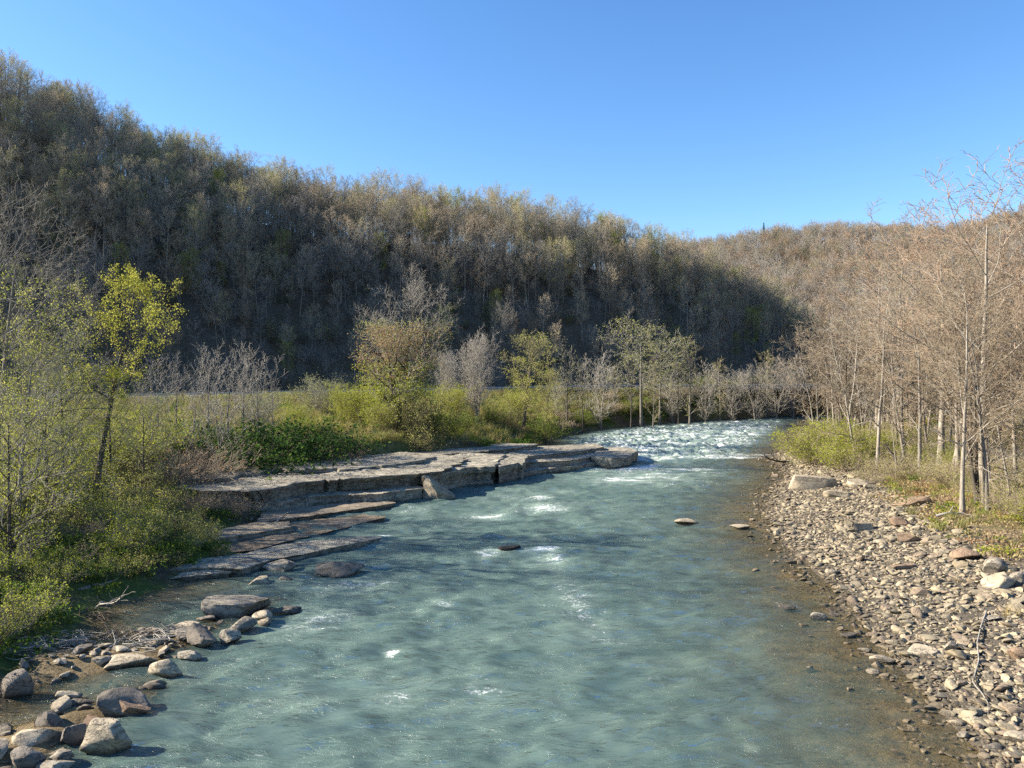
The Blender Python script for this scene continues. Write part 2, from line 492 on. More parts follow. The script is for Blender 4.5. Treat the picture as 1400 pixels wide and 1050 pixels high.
def shrub_geo(seed, H=2.5, Wd=3.0, stems=14, n=(5, 5), twig=.006, r=.025, leaves=None, arch=-.05, up=.9, base=.25, wig=.14, ks=(7, 4, 3), l1=.5):
    rng = np.random.default_rng(seed)
    k = ks[0]
    az = rng.uniform(0, 6.28, stems)
    out = rng.uniform(.05, 1, stems) ** .8
    D = unit(np.stack([np.cos(az) * out * Wd / 2, np.sin(az) * out * Wd / 2, np.full(stems, H) * up * rng.uniform(.7, 1.1, stems)], 1))
    Ln = np.hypot(H * rng.uniform(.6, 1.05, stems), out * Wd / 2)
    p = np.stack([np.cos(az) * out * Wd * base, np.sin(az) * out * Wd * base, np.full(stems, -.1)], 1)
    pts = [p]
    for q in range(k - 1):
        pts.append(pts[-1] + D * (Ln / (k - 1))[:, None])
        D = unit(D + rng.normal(0, wig, D.shape) + np.array([0, 0, arch]))
    P0 = np.stack(pts, 1)
    R0 = (r * rng.uniform(.6, 1.2, stems))[:, None] * np.linspace(1, .3, k)[None]
    mm = np.repeat(Ln, n[0]).reshape(stems, n[0])
    P1, R1, L1 = branch(rng, P0, R0, n[0], .15, .97, .7, lambda q: mm * l1 * (1.1 - .6 * q), ks[1], .06, wig, .6, .4, twig)
    mm2 = np.repeat(L1, n[1]).reshape(len(P1), n[1])
    P2, R2, L2 = branch(rng, P1, R1, n[1], .15, .97, .7, lambda q: mm2 * .5 * (1.1 - .5 * q), ks[2], .05, wig, .7, .5, twig)
    st = [tubes(P0, R0, 5), tubes(P1, R1, 4), tubes(P2, R2, 3)]
    st = [(v, [f], 0) for v, f in st]
    fo = []
    if leaves:
        for q, (cnt, size, sp) in enumerate(leaves):
            both = np.concatenate([along(rng, P2, int(cnt * .75)), along(rng, P1, cnt - int(cnt * .75))])
            v, f = leaf_quads(rng, both, size, sp)
            fo.append((v, [f], q))
    return st, fo
def geo_mesh(name, parts, mats):
    V, F, I = join_parts(parts)
    return mesh_np(name, V, F, mats, I)
class Plant:
    """meshes of one plant model: each part once, shared by every copy; joined() gives the same as one mesh for the scatters"""
    def __init__(self, name, parts):    # parts: [(part name, geometry parts, [materials])]
        self.parts = [(pn, geo_mesh(pn, g, m)) for pn, g, m in parts if g]
        self.raw = [p for p in parts if p[1]]
        self.H = max(float(np.percentile(np.asarray(v)[:, 2], 99.7)) for pn, g, m in self.raw for v, f, i in g)
        self.name = name
    def place(self, loc, rz, sc, name, label, cat, group=None, lean=(0, 0)):
        e = empty(name, loc, rz, sc, label, cat, group)
        e.rotation_euler = (lean[0], lean[1], rz)
        for pn, me in self.parts: obj(pn, me, e)
        return e
    def joined(self):
        mats, parts, base = [], [], 0
        for pn, g, m in self.raw:
            for v, f, i in g: parts.append((v, f, i + base))
            mats += m
            base += len(m)
        return geo_mesh(self.name, parts, mats)
def tree(name, seed, bark='bark_grey', twigm='twig_grey', leafm=(), **kw):
    tr, cr, fo = tree_geo(seed, **kw)
    return Plant(name, [('trunk', tr, [M[bark]]), ('crown', cr, [M[twigm]]), ('foliage', fo, [M[l] for l in leafm])])
def shrub(name, seed, stem='twig_brown', leafm=(), **kw):
    st, fo = shrub_geo(seed, **kw)
    return Plant(name, [('stems', st, [M[stem]]), ('foliage', fo, [M[l] for l in leafm])])
# ------------------------------------------------------------------ ground, hills, road
def graded(stops):                 # [(start, step), ...,(end, None)]
    out = []
    for (a, s), (b, _) in zip(stops[:-1], stops[1:]):
        out.append(np.linspace(a, b, max(1, int(round((b - a) / s))), endpoint=False))
    out.append(np.array([stops[-1][0]]))
    return np.concatenate(out)
gx = graded([(-2600, 260), (-600, 30), (-220, 5), (-70, 1.2), (-30, .5), (40, 1.0), (80, 4), (240, 10), (620, 60), (2800, None)])
gy = graded([(-900, 200), (-100, 10), (10, .5), (60, .6), (110, 1.2), (180, 2.5), (300, 8), (660, 60), (3000, None)])
GX, GY = np.meshgrid(gx, gy)
GZ = height(GX.ravel(), GY.ravel()).reshape(GX.shape)
def ground_colour():
    x, y, z = GX.ravel(), GY.ravel(), GZ.ravel()
    dl, dr = seg_dist(x, y, LEFT_SHORE), seg_dist(x, y, RIGHT_SHORE)
    n1, n2 = fbm(x * .35, y * .35, 31), fbm(x * .09, y * .09, 32)
    def c(*v): return np.array(v)[None]
    litter, soil, grass, mead, grav_shade, bed = c(.13, .11, .085), c(.12, .095, .065), c(.10, .13, .035), c(.24, .22, .09), c(.14, .12, .092), c(.15, .115, .065)
    def mixc(a, b, f): return a + (b - a) * np.clip(f, 0, 1)[:, None]
    left = mixc(np.broadcast_to(soil, (len(x), 3)), grass, sstep(.42, .62, n1))
    ry = ip(x, ROAD_Y)
    left = mixc(left, mead, sstep(3, 10, dl) * sstep(.25, .5, n2 + .1) * (y < ry))
    hill = mixc(np.broadcast_to(litter, (len(x), 3)), soil, sstep(.35, .65, n1))
    left = np.where((y > ry)[:, None], hill, left)
    right = mixc(np.broadcast_to(grav_shade, (len(x), 3)), c(.19, .145, .09), sstep(8.5, 12, dr + (n1 - .5) * 5))  # gravel ground darkened to paint the shadow gaps between cobbles
    right = mixc(right, c(.16, .17, .05), sstep(10, 14, dr) * sstep(.5, .62, n2 * .5 + n1 * .5))
    col = np.where((dl < dr)[:, None], left, right)
    col = np.where(((z < 0) | in_poly(x, y, RIVER))[:, None], mixc(np.broadcast_to(bed, col.shape), c(.23, .175, .10), sstep(.4, .65, n1)), col)
    col = np.where(((y > 290) & (x > -60))[:, None], c(.19, .135, .085), col)
    return np.concatenate([col, np.ones((len(x), 1))], 1)
t = NT('earth')
at = t.node('Attribute', attribute_name='soil')
p = t.pos()
n = t.noise(2.2, 6, .7, p)
c1 = t.mix(t.mapr(n, .35, .7), t.mix(1, at.outputs['Color'], (.55, .55, .55), 'MULTIPLY'), t.mix(1, at.outputs['Color'], (1.25, 1.25, 1.25), 'MULTIPLY'))
hgt = t.math('ADD', t.noise(9, 5, .7, p), n)
M['earth'] = t.surf(c1, .95, t.bump(hgt, .9, .12), .1)
ny, nx = GX.shape
ii = np.arange(nx * ny).reshape(ny, nx)
quad = np.stack([ii[:-1, :-1], ii[:-1, 1:], ii[1:, 1:], ii[1:, :-1]], -1).reshape(-1, 4)
GV = np.stack([GX.ravel(), GY.ravel(), GZ.ravel()], 1)
GC = ground_colour()
qc = GV[quad].mean(1)
is_far = (qc[:, 1] > 290) & (qc[:, 0] > -60)
is_hill = (qc[:, 1] > ip(qc[:, 0], FOOT_Y)) & ~is_far
is_bed = in_poly(qc[:, 0], qc[:, 1], RIVER) & ~is_far
for nm, msk in (('ground', ~is_far & ~is_hill & ~is_bed), ('riverbed', is_bed), ('hill', is_hill), ('far_hill', is_far)):
    f = quad[msk]
    used, inv = np.unique(f, return_inverse=True)
    tag(obj(nm, mesh_np(nm, GV[used], [inv.reshape(-1, 4)], [M['earth']], attrs={'soil': ('FLOAT_COLOR', GC[used])})), kind='structure')

# road along the foot of the hill, with its guard rail on the river side
t = NT('asphalt')
n = t.noise(14, 5, .7, t.pos())
M['asphalt'] = t.surf(t.mix(n, (.05, .05, .052), (.10, .098, .094)), .9)
t = NT('galvanised')
M['galvanised'] = t.surf(t.mix(t.noise(6, 3, .6, t.pos()), (.30, .31, .32), (.42, .42, .42)), .55, None, .5)
rx = np.linspace(-200, 170, 90)
ryy = ip(rx, ROAD_Y)
k5 = np.ones(9) / 9
ryy[4:-4] = np.convolve(ryy, k5, 'valid')
tx, ty = np.gradient(rx), np.gradient(ryy)
ln = np.hypot(tx, ty)
nxv, nyv = -ty / ln, tx / ln
rows = []
for off, dz in ((-4.2, -.5), (-3.6, .06), (0, .12), (3.6, .06), (4.2, -.5)):
    rows.append(np.stack([rx + nxv * off, ryy + nyv * off, np.full(len(rx), 6.36 + dz)], 1))
V = np.concatenate(rows)
m_ = len(rx)
ri = np.arange(5 * m_).reshape(5, m_)
F_ = np.stack([ri[:-1, :-1], ri[:-1, 1:], ri[1:, 1:], ri[1:, :-1]], -1).reshape(-1, 4)
tag(obj('road', mesh_np('road', V, [F_], [M['asphalt']])), kind='structure')
t = NT('road_paint')
M['road_paint'] = t.surf((.62, .60, .52), .7)
for nm_off in (-3.3, 3.3):
    a = np.stack([rx + nxv * (nm_off - .07), ryy + nyv * (nm_off - .07), np.full(m_, 6.446)], 1)
    b = np.stack([rx + nxv * (nm_off + .07), ryy + nyv * (nm_off + .07), np.full(m_, 6.446)], 1)
    q = np.arange(2 * m_).reshape(2, m_)
    tag(obj('road_edge_line', mesh_np('road_edge_line', np.concatenate([a, b]), [np.stack([q[0, :-1], q[0, 1:], q[1, 1:], q[1, :-1]], -1)], [M['road_paint']])), kind='structure')
def box_geo(cx, cy, cz, sx, sy, sz, rz=0.0):
    c = np.array([(x, y, z) for z in (-.5, .5) for y in (-.5, .5) for x in (-.5, .5)]) * (sx, sy, sz)
    ca, sa = math.cos(rz), math.sin(rz)
    V = np.stack([c[:, 0] * ca - c[:, 1] * sa + cx, c[:, 0] * sa + c[:, 1] * ca + cy, c[:, 2] + cz], 1)
    return V, np.array([(0, 2, 3, 1), (4, 5, 7, 6), (0, 1, 5, 4), (2, 6, 7, 3), (0, 4, 6, 2), (1, 3, 7, 5)])
gr = empty('guard_rail', (0, 0, 0), label="galvanised roadside guard rail running along the foot of the wooded hill", cat="guard rail")
prof = [(-.03, .50), (.04, .56), (-.02, .64), (.04, .72), (-.03, .78), (-.05, .78), (-.05, .50)]
sel = (rx > -60) & (rx < 110)
gxs, gys = (rx + nxv * -4.0)[sel], (ryy + nyv * -4.0)[sel]
V = np.concatenate([np.stack([gxs - nxv[sel] * o_, gys - nyv[sel] * o_, np.full(len(gxs), 6.2 + h_)], 1) for o_, h_ in prof])
q = np.arange(len(prof) * len(gxs)).reshape(len(prof), -1)
obj('rail', mesh_np('rail', V, [np.stack([q[:, :-1], q[:, 1:], np.roll(q, -1, 0)[:, 1:], np.roll(q, -1, 0)[:, :-1]], -1).reshape(-1, 4)], [M['galvanised']], smooth=False), gr)
pv, pf = box_geo(0, 0, .3, .12, .12, 1.0)
pm = mesh_np('rail_post', pv, [pf], [M['galvanised']], smooth=False)
for a in range(0, len(gxs), 1): obj('rail_post', pm, gr, (gxs[a] + nxv[sel][a] * .12, gys[a] + nyv[sel][a] * .12, 6.1))

# ------------------------------------------------------------------ the river
def blob(x, y, px, py, rx_, ry_, amp=1.0):
    cx, cy, _ = W(px, py)
    return amp * np.exp(-((x - cx) / rx_) ** 2 - ((y - cy) / ry_) ** 2)
wx = graded([(-34, .5), (-22, .17), (30, .3), (72, 1.0), (140, 5), (340, None)])
def ygr():
    y, o = 13.0, [-80, -40, -10, 0, 5, 9]
    while y < 185:
        o.append(y)
        y += max(.10, .0042 * y)
    return np.array(o + [190, 200, 215, 240])
wy = ygr()
RX, RY = np.meshgrid(wx, wy)
x, y = RX.ravel(), RY.ravel()
wdl, wdr = seg_dist(x, y, LEFT_SHORE), seg_dist(x, y, RIGHT_SHORE)
wbed = height(x, y)
depth = np.maximum(0, -wbed)
rap = sstep(80, 90, y - .10 * x) * (1 - .35 * sstep(125, 170, y)) * sstep(1, 7, np.minimum(wdl, wdr))
fo_ = .60 * rap
fo_ += blob(x, y, 930, 650, 8, 9, .30) * 1
for px, py, a, b, m in ((900, 640, 7, 2.4, .75), (980, 625, 7, 1.3, .7), (1040, 622, 4, 1.3, .6), (905, 625, 6, 3, .6), (830, 640, 5, 4, .35), (880, 655, 4, 4, .45),
                        (755, 692, 1.5, 1.3, .85), (742, 680, .8, 1.0, .9), (735, 697, 2.5, 1.6, .5), (676, 707, .8, 1.2, .9), (772, 672, .9, 1.3, .8), (645, 706, 1.4, 1.2, .5),
                        (668, 755, .75, .5, 1.0), (664, 764, .45, 1.3, .7), (748, 753, 1.0, .35, 1.0), (762, 764, .5, 1.3, .85), (705, 753, 2.4, .22, .95), (738, 768, 1.2, 1.6, .45), (775, 800, 1.0, 2.5, .36), (790, 825, .8, 2.5, .34),
                        (535, 893, .25, .35, .9), (525, 732, .45, .5, 1.0), (505, 745, 1.2, 1.5, .6), (480, 800, 2.2, 2.0, .5), (455, 840, 1.8, 1.6, .45),
                        (608, 828, .35, .4, .8), (595, 822, .5, .6, .6), (535, 955, .8, .9, .5), (1026, 1025, .2, .3, .95), (1072, 830, .35, .5, .9), (880, 628, 2.5, 2.5, .5), (820, 655, 4, 3, .35), (700, 680, 4, 6, .3), (860, 700, 3, 4, .25),
                        (560, 700, 2, 3, .3), (400, 860, 1.5, 1.5, .4), (390, 950, 1.5, 1.8, .35), (660, 950, 1.5, 1.5, .30), (820, 860, 2, 3, .3)):
    fo_ = fo_ + blob(x, y, px, py, a, b, m * .84)
fo_ = fo_ + .185
calm = sstep(0.0, 2.5, np.minimum(wdl, wdr))
n_a = fbm(x * .35 + 3 * fbm(x * .15, y * .15, 51), y * .55, 41, 4) - .5
n_b = fbm(x * .9, y * 1.5 + 2 * fbm(x * .3, y * .3, 52), 42, 3) - .5
n_c = 1 - 2 * np.abs(fbm(x * .8, y * 1.6, 43, 4) - .5) * 2
wz = calm * (.42 * n_a + .24 * n_b) + rap * (.42 * (n_c - .55) + .25 * n_b)
cx_, cy_, _ = W(705, 752)          # the hump over the stone in mid river and its wake
wz += .16 * np.exp(-((x - cx_ - .6) / 2.2) ** 2 - ((y - cy_ + .1) / .5) ** 2) - .14 * np.exp(-((x - cx_ - .8) / 2.0) ** 2 - ((y - cy_ + 1.3) / .8) ** 2)
cx_, cy_, _ = W(755, 692)
wz += .2 * np.exp(-((x - cx_) / 1.6) ** 2 - ((y - cy_) / .9) ** 2)
wz = np.where(depth < .02, np.minimum(wz, .0), wz) * np.minimum(1, depth / .25 + .1)
ny, nx = RX.shape
ii = np.arange(nx * ny).reshape(ny, nx)
quad = np.stack([ii[:-1, :-1], ii[:-1, 1:], ii[1:, 1:], ii[1:, :-1]], -1).reshape(-1, 4)
keep = (wbed[quad].min(1) < .15)
f = quad[keep]
used, inv = np.unique(f, return_inverse=True)
WV = np.stack([x, y, wz], 1)
t = NT('river_water')
pos = t.pos()
fa = t.node('Attribute', attribute_name='foam').outputs['Fac']
dp = t.node('Attribute', attribute_name='depth').outputs['Fac']
rip = t.noise(1.9, 5, .62, t.scalev(pos, (.75, 1.5, 1)), .9)
rip2 = t.noise(6.5, 4, .6, t.scalev(pos, (.8, 1.3, 1)), .6)
patch = t.noise(.55, 3, .5, t.scalev(pos, (.8, 1.1, 1)), .8)
def crest(n_): return t.math('POWER', t.math('SUBTRACT', 1.0, t.math('ABSOLUTE', t.math('MULTIPLY', t.math('SUBTRACT', n_, .5), 2.6)), True), 2.0)
cr1 = crest(t.noise(.75, 4, .55, t.scalev(pos, (.7, 1.5, 1)), 1.1))
cr2 = crest(t.noise(2.4, 4, .6, t.scalev(pos, (.75, 1.5, 1)), .9))
bh = t.math('ADD', t.math('ADD', t.math('MULTIPLY', rip, .55), t.math('MULTIPLY', rip2, .20)), t.math('ADD', t.math('MULTIPLY', cr1, .75), t.math('MULTIPLY', cr2, .26)))
nrm = t.bump(bh, 1.0, .46)
nrm_node = nrm.node
t.l.new(t.mapr(patch, .38, .62, .25, 1.0), nrm_node.inputs['Strength'])
fn = t.noise(3.2, 8, .78, t.scalev(pos, (1, 1.25, 1)), 1.4)
fine = t.noise(14, 6, .8, pos, .5)
# torn strands of foam: thin ridges of warped noises, gathered where the water breaks
def ridge(scale, vec, dist, k):
    return t.math('SUBTRACT', 1.0, t.math('MULTIPLY', t.math('ABSOLUTE', t.math('SUBTRACT', t.noise(scale, 4, .6, vec, dist), .5)), k), True)
v1, v2 = t.scalev(pos, (.8, 1.3, 1)), t.scalev(pos, (1.0, .75, 1))
strands = t.math('MAXIMUM', ridge(.9, v1, 2.4, 10.0), t.math('MULTIPLY', ridge(2.3, v2, 2.0, 8.0), .85))
big = t.noise(.30, 4, .6, t.scalev(pos, (.6, 1.6, 1)), 1.4)
mask = t.math('ADD', t.math('MULTIPLY', t.math('MINIMUM', fa, 1.0), .35), t.math('ADD', t.math('MULTIPLY', t.math('SUBTRACT', fn, .5), 1.9), t.math('MULTIPLY', t.math('SUBTRACT', big, .5), t.mapr(fa, .3, .9, .9, 2.0))))
mask = t.math('ADD', mask, t.math('MULTIPLY', t.math('MULTIPLY', strands, t.mapr(fa, .1, .9, .2, 1.0)), .26))
foam = t.mapr(mask, .46, .72)
foam = t.math('MULTIPLY', foam, t.mapr(fine, .34, .58, .25, 1.0), True)
clear = t.math('POWER', 2.718, t.math('MULTIPLY', dp, -3.2))
milk = t.mix(t.mapr(t.noise(.45, 5, .6, t.scalev(pos, (.7, 1.2, 1)), 1.0), .34, .66), (.078, .128, .118), (.132, .192, .165))
milk = t.mix(t.mapr(fa, .25, 1.0, 0, .5), milk, (.34, .44, .36))
df = t.node('BsdfDiffuse'); t.put(df.inputs[0], milk); t.l.new(nrm, df.inputs[1])
tr = t.node('BsdfTransparent'); t.put(tr.inputs[0], (.92, .88, .74))
body = t.node('MixShader'); t.put(body.inputs[0], clear); t.l.new(df.outputs[0], body.inputs[1]); t.l.new(tr.outputs[0], body.inputs[2])
gl = t.node('BsdfGlossy'); gl.inputs['Roughness'].default_value = .12; t.l.new(nrm, gl.inputs['Normal'])
fr = t.node('LayerWeight'); fr.inputs[0].default_value = .5; t.l.new(nrm, fr.inputs[1])
schlick = t.math('ADD', .02, t.math('MULTIPLY', t.math('POWER', fr.outputs['Facing'], 5.0), .98), True)
wat = t.node('MixShader'); t.l.new(schlick, wat.inputs[0]); t.l.new(body.outputs[0], wat.inputs[1]); t.l.new(gl.outputs[0], wat.inputs[2])
fd = t.node('BsdfDiffuse'); t.put(fd.inputs[0], (.78, .80, .78))
fin = t.node('MixShader'); t.l.new(foam, fin.inputs[0]); t.l.new(wat.outputs[0], fin.inputs[1]); t.l.new(fd.outputs[0], fin.inputs[2])
t.l.new(fin.outputs[0], t.out.inputs[0])
M['water'] = t.m
tag(obj('river', mesh_np('river', WV[used], [inv.reshape(-1, 4)], [M['water']], attrs={'foam': ('FLOAT', fo_[used].astype(np.float32)), 'depth': ('FLOAT', depth[used].astype(np.float32))})), kind='structure')

# ------------------------------------------------------------------ woods on the hill
HT = []
bare_kw = dict(n=(17, 8, 6), twig=.021, trop=.12, ang=(1.15, .62))
def hill_tree(nm, seed, bark, tw, leafm=(), leaves=None, **kw):
    q = dict(bare_kw); q.update(kw)
    return tree(nm, seed, bark, tw, leafm, leaves=leaves, **q)
HT = [
    ('bare_tree', 'bare grey', hill_tree('bare_tree', 1, 'bark_grey', 'twig_slope', H=17, r=.17, c0=.36, spread=4.3)),
    ('bare_tree', 'bare brown', hill_tree('bare_tree', 2, 'bark_dark', 'twig_slope', H=18, r=.20, c0=.45, spread=4.0)),
    ('bare_tree', 'bare forked grey', hill_tree('bare_tree', 3, 'bark_grey', 'twig_tan', H=16, r=.15, c0=.32, spread=4.2, fork=2)),
    ('bare_tree', 'bare pale-barked', hill_tree('bare_tree', 4, 'bark_pale', 'twig_hill', H=16, r=.17, c0=.45, spread=3.4)),
    ('budding_tree', 'olive budding', hill_tree('budding_tree', 5, 'bark_grey', 'twig_hill', ['leaf_olive'], [(2200, .17, .25, (.3, 1.3))], H=18, r=.18, c0=.4, spread=4.6)),
    ('budding_tree', 'tan budding', hill_tree('budding_tree', 6, 'bark_grey', 'twig_hill', ['leaf_tan'], [(1300, .16, .22, (.3, 1.3))], H=17, r=.17, c0=.40, spread=4.2)),
    ('budding_tree', 'pale budding', hill_tree('budding_tree', 7, 'bark_grey', 'twig_hill', ['leaf_pale'], [(1700, .16, .22, (.3, 1.3))], H=17, r=.17, c0=.34, spread=4.4)),
    ('leafing_tree', 'yellow-green', hill_tree('leafing_tree', 8, 'bark_dark', 'twig_tan', ['leaf_lime'], [(3200, .20, .3, (.25, 1.3))], H=15, r=.16, c0=.3, spread=3.8)),
    ('leafing_tree', 'rust-coloured', hill_tree('leafing_tree', 9, 'bark_grey', 'twig_tan', ['leaf_rust'], [(1300, .16, .22, (.3, 1.3))], H=14, r=.13, c0=.35, spread=3.4)),
    ('bare_sapling', 'thin bare', hill_tree('bare_sapling', 10, 'bark_grey', 'twig_slope', H=9, r=.06, c0=.25, spread=2.0, n=(12, 6, 5))),
]
HH = np.array([16.5, 17.5, 15.5, 16, 17.5, 16.5, 16.5, 14.5, 13.5, 9.0])
HW_MID = np.array([.15, .12, .12, .13, .12, .14, .08, .045, .03, .08])
HW_TOP = np.array([.09, .05, .06, .06, .31, .12, .18, .13, .02, .0])
HW_LOW = np.array([.10, .12, .08, .10, .02, .05, .02, .04, .02, .45])
rng = np.random.default_rng(77)
pts = []
for yy in np.arange(60, 300, 2.6):
    for xx in np.arange(-215, 150, 2.6):
        pts.append((xx + rng.uniform(-1.3, 1.3), yy + rng.uniform(-1.3, 1.3)))
pts = np.array(pts)
fy, gy_ = ip(pts[:, 0], FOOT_Y), ip(pts[:, 0], RIDGE_Y)
tt = (pts[:, 1] - fy) / (gy_ - fy)
ok = (tt > .0) & (pts[:, 1] < gy_ + 26) & (np.abs(pts[:, 0]) < pts[:, 1] * .72 + 12)
pts, tt = pts[ok], tt[ok]
ok = rng.uniform(0, 1, len(pts)) < np.where(tt > .75, .58, .66)
pts, tt = pts[ok], tt[ok]
hz_ = height(pts[:, 0], pts[:, 1])
kind = np.empty(len(pts), int)
for i in range(len(pts)):
    w = HW_TOP if tt[i] > .8 else HW_MID if tt[i] > .3 else HW_LOW
    kind[i] = rng.choice(10, p=w / w.sum())
hh = HH[kind] * np.where(tt > .8, rng.uniform(.66, 1.12, len(pts)), np.where(tt < .3, rng.uniform(.45, .95, len(pts)), rng.uniform(.65, 1.02, len(pts))))
scl = hh / np.array([q[2].H for q in HT])[kind]
show = hh / pts[:, 1] * np.where(tt > .82, 1.6, 1.0) * np.where(np.abs(pts[:, 0] / pts[:, 1]) < .66, 1, 0)
order = np.argsort(-show)
NIND = 255
marks = [(40, "the tall edge tree"), (85, "the olive-leaved edge tree"), (125, "the bushy bank tree"), (170, "the yellow tree's trunk"), (215, "the yellow tree's crown"), (260, "the start of the grey thicket"),
         (310, "the middle of the grey thicket"), (360, "the end of the grey thicket"), (410, "the road gap"), (455, "the pale silvery shrub"), (500, "the yellow-green shrub"), (560, "the tallest ledge tree"), (615, "the smaller pale tree"),
         (680, "the round pale tree"), (750, "the amber tree"), (800, "the dark slim trees"), (845, "the fan-shaped slim tree"), (905, "the tallest slim tree"), (965, "the narrow slim tree"), (1030, "the white-twigged slim tree"), (9999, "the river bend")]
for i in order[:NIND]:
    nm, adj, pl = HT[kind[i]]
    q = 700 + pts[i, 0] / pts[i, 1] * FPX
    mk = next(s for a, s in marks if q < a)
    band = "on the skyline" if tt[i] > .95 else "just below the skyline" if tt[i] > .78 else "high on the hill" if tt[i] > .5 else "midway up the hill" if tt[i] > .22 else "at the hill foot"
    size = 'small ' if hh[i] < HH[kind[i]] * .76 else 'tall ' if hh[i] > HH[kind[i]] * .95 else ''
    pl.place((pts[i, 0], pts[i, 1], hz_[i] - .2), rng.uniform(0, 6.28), float(scl[i]), nm, f"{size}{adj} {'sapling' if 'sap' in nm else 'tree'} {band} above {mk}", 'tree', 'trees on the wooded hill', (rng.normal(0, .05), rng.normal(0, .05)))
rest = order[NIND:]
src = [source(f"hill_wood_{chr(97 + i)}", q[2].joined()) for i, q in enumerate(HT)]
z0 = np.zeros(len(rest))
scatter('hill_forest', np.stack([pts[rest, 0], pts[rest, 1], hz_[rest] - .2], 1), np.stack([rng.normal(0, .05, len(rest)), rng.normal(0, .05, len(rest)), rng.uniform(0, 6.28, len(rest))], 1), np.repeat(scl[rest][:, None], 3, 1), kind[rest], src,
        "mass of mostly bare trees filling the hillside behind the road")
# brush under the trees
BR = [shrub('hill_brush', 200 + i, sm, lf, H=2.2, Wd=2.6, stems=12, n=(5, 4), twig=.014, r=.025, leaves=lv) for i, (sm, lf, lv) in enumerate(
    ((('twig_grey'), (), None), ('twig_brown', ('leaf_olive',), [(150, .16, .15)]), ('twig_brown', ('leaf_green',), [(260, .16, .15)]), ('twig_tan', (), None)))]
m_ = 1500
bx_, by_ = rng.uniform(-200, 120, m_ * 3), rng.uniform(70, 270, m_ * 3)
ok = (by_ > ip(bx_, FOOT_Y) - 1) & (by_ < ip(bx_, RIDGE_Y) + 2) & (np.abs(bx_) < by_ * .7 + 5)
bx_, by_ = bx_[ok][:m_], by_[ok][:m_]
bs = rng.uniform(.7, 1.7, len(bx_))
z0 = np.zeros(len(bx_))
scatter('hill_undergrowth', np.stack([bx_, by_, height(bx_, by_)], 1), np.stack([z0, z0, rng.uniform(0, 6.28, len(bx_))], 1), np.repeat(bs[:, None], 3, 1), rng.choice(4, len(bx_), p=[.35, .25, .15, .25]),
        [source(f"hill_brush_{chr(97 + i)}", b.joined()) for i, b in enumerate(BR)], "thin grey brush under the trees of the hillside")
# the far hill
FT = [hill_tree('far_tree', 30, 'bark_grey', 'twig_slope', H=13, r=.2, c0=.3, spread=4.0, n=(12, 5, 4), twig=.04),
      hill_tree('far_tree', 31, 'bark_grey', 'twig_red', ['leaf_tan'], [(400, .35, .3, (.2, 1.1))], H=13, r=.2, c0=.3, spread=4.2, n=(12, 5, 3), twig=.04),
      hill_tree('far_tree', 32, 'bark_grey', 'twig_grey', ['leaf_olive'], [(350, .35, .3, (.2, 1.1))], H=13, r=.2, c0=.3, spread=4.2, n=(12, 5, 3), twig=.04),
      hill_tree('far_tree', 33, 'bark_pale', 'twig_pale', H=14, r=.2, c0=.35, spread=4.0, n=(12, 5, 4), twig=.045)]
m_ = 5200
fx, fy2 = rng.uniform(40, 520, m_ * 2), rng.uniform(270, 630, m_ * 2)
ok = (np.abs(fx) < fy2 * .72) & (fx / fy2 > .2)
fx, fy2 = fx[ok][:m_], fy2[ok][:m_]
z0 = np.zeros(len(fx))
scatter('far_forest', np.stack([fx, fy2, height(fx, fy2) - .3], 1), np.stack([z0, z0, rng.uniform(0, 6.28, len(fx))], 1), np.repeat(rng.uniform(.7, 1.15, len(fx))[:, None], 3, 1),
        rng.choice(4, len(fx), p=[.35, .3, .13, .22]), [source(f"far_tree_{chr(97 + i)}", b.joined()) for i, b in enumerate(FT)], "bare brown woods covering the distant hill beyond the river bend")
# the one dark conifer on the far skyline
def conifer_geo(seed, H, rad):
    rg = np.random.default_rng(seed)
    V0, F0 = tubes(np.array([[[0, 0, 0], [0, 0, H * .5], [0, 0, H]]], float), np.array([[.22, .14, .03]]), 6)
    tz = np.repeat(np.linspace(.12, .99, 26), 11)
    az = rg.uniform(0, 6.28, len(tz))
    L = rad * (1.05 - tz) * rg.uniform(.7, 1.15, len(tz))
    P = np.stack([np.stack([np.cos(az) * L * s, np.sin(az) * L * s, tz * H - L * .35 * s + L * .15 * s * s], 1) for s in (0, .5, 1)], 1)
    bV, bF = tubes(P, np.tile([[.05, .035, .015]], (len(tz), 1)), 3)
    lv, lf = leaf_quads(rg, along(rg, P, 3500, .1), .4, .12)
    return [('trunk', [(V0, [F0], 0)], [M['bark_dark']]), ('crown', [(bV, [bF], 0)], [M['bark_dark']]), ('foliage', [(lv, [lf], 0)], [M['leaf_deep']])]
cx_ = XD(1043, 590)
Plant('conifer', conifer_geo(5, 20, 3.2)).place((cx_, 590, gz1(cx_, 590)), 0, 1, 'conifer', "single dark narrow conifer standing out on the distant skyline", 'tree')
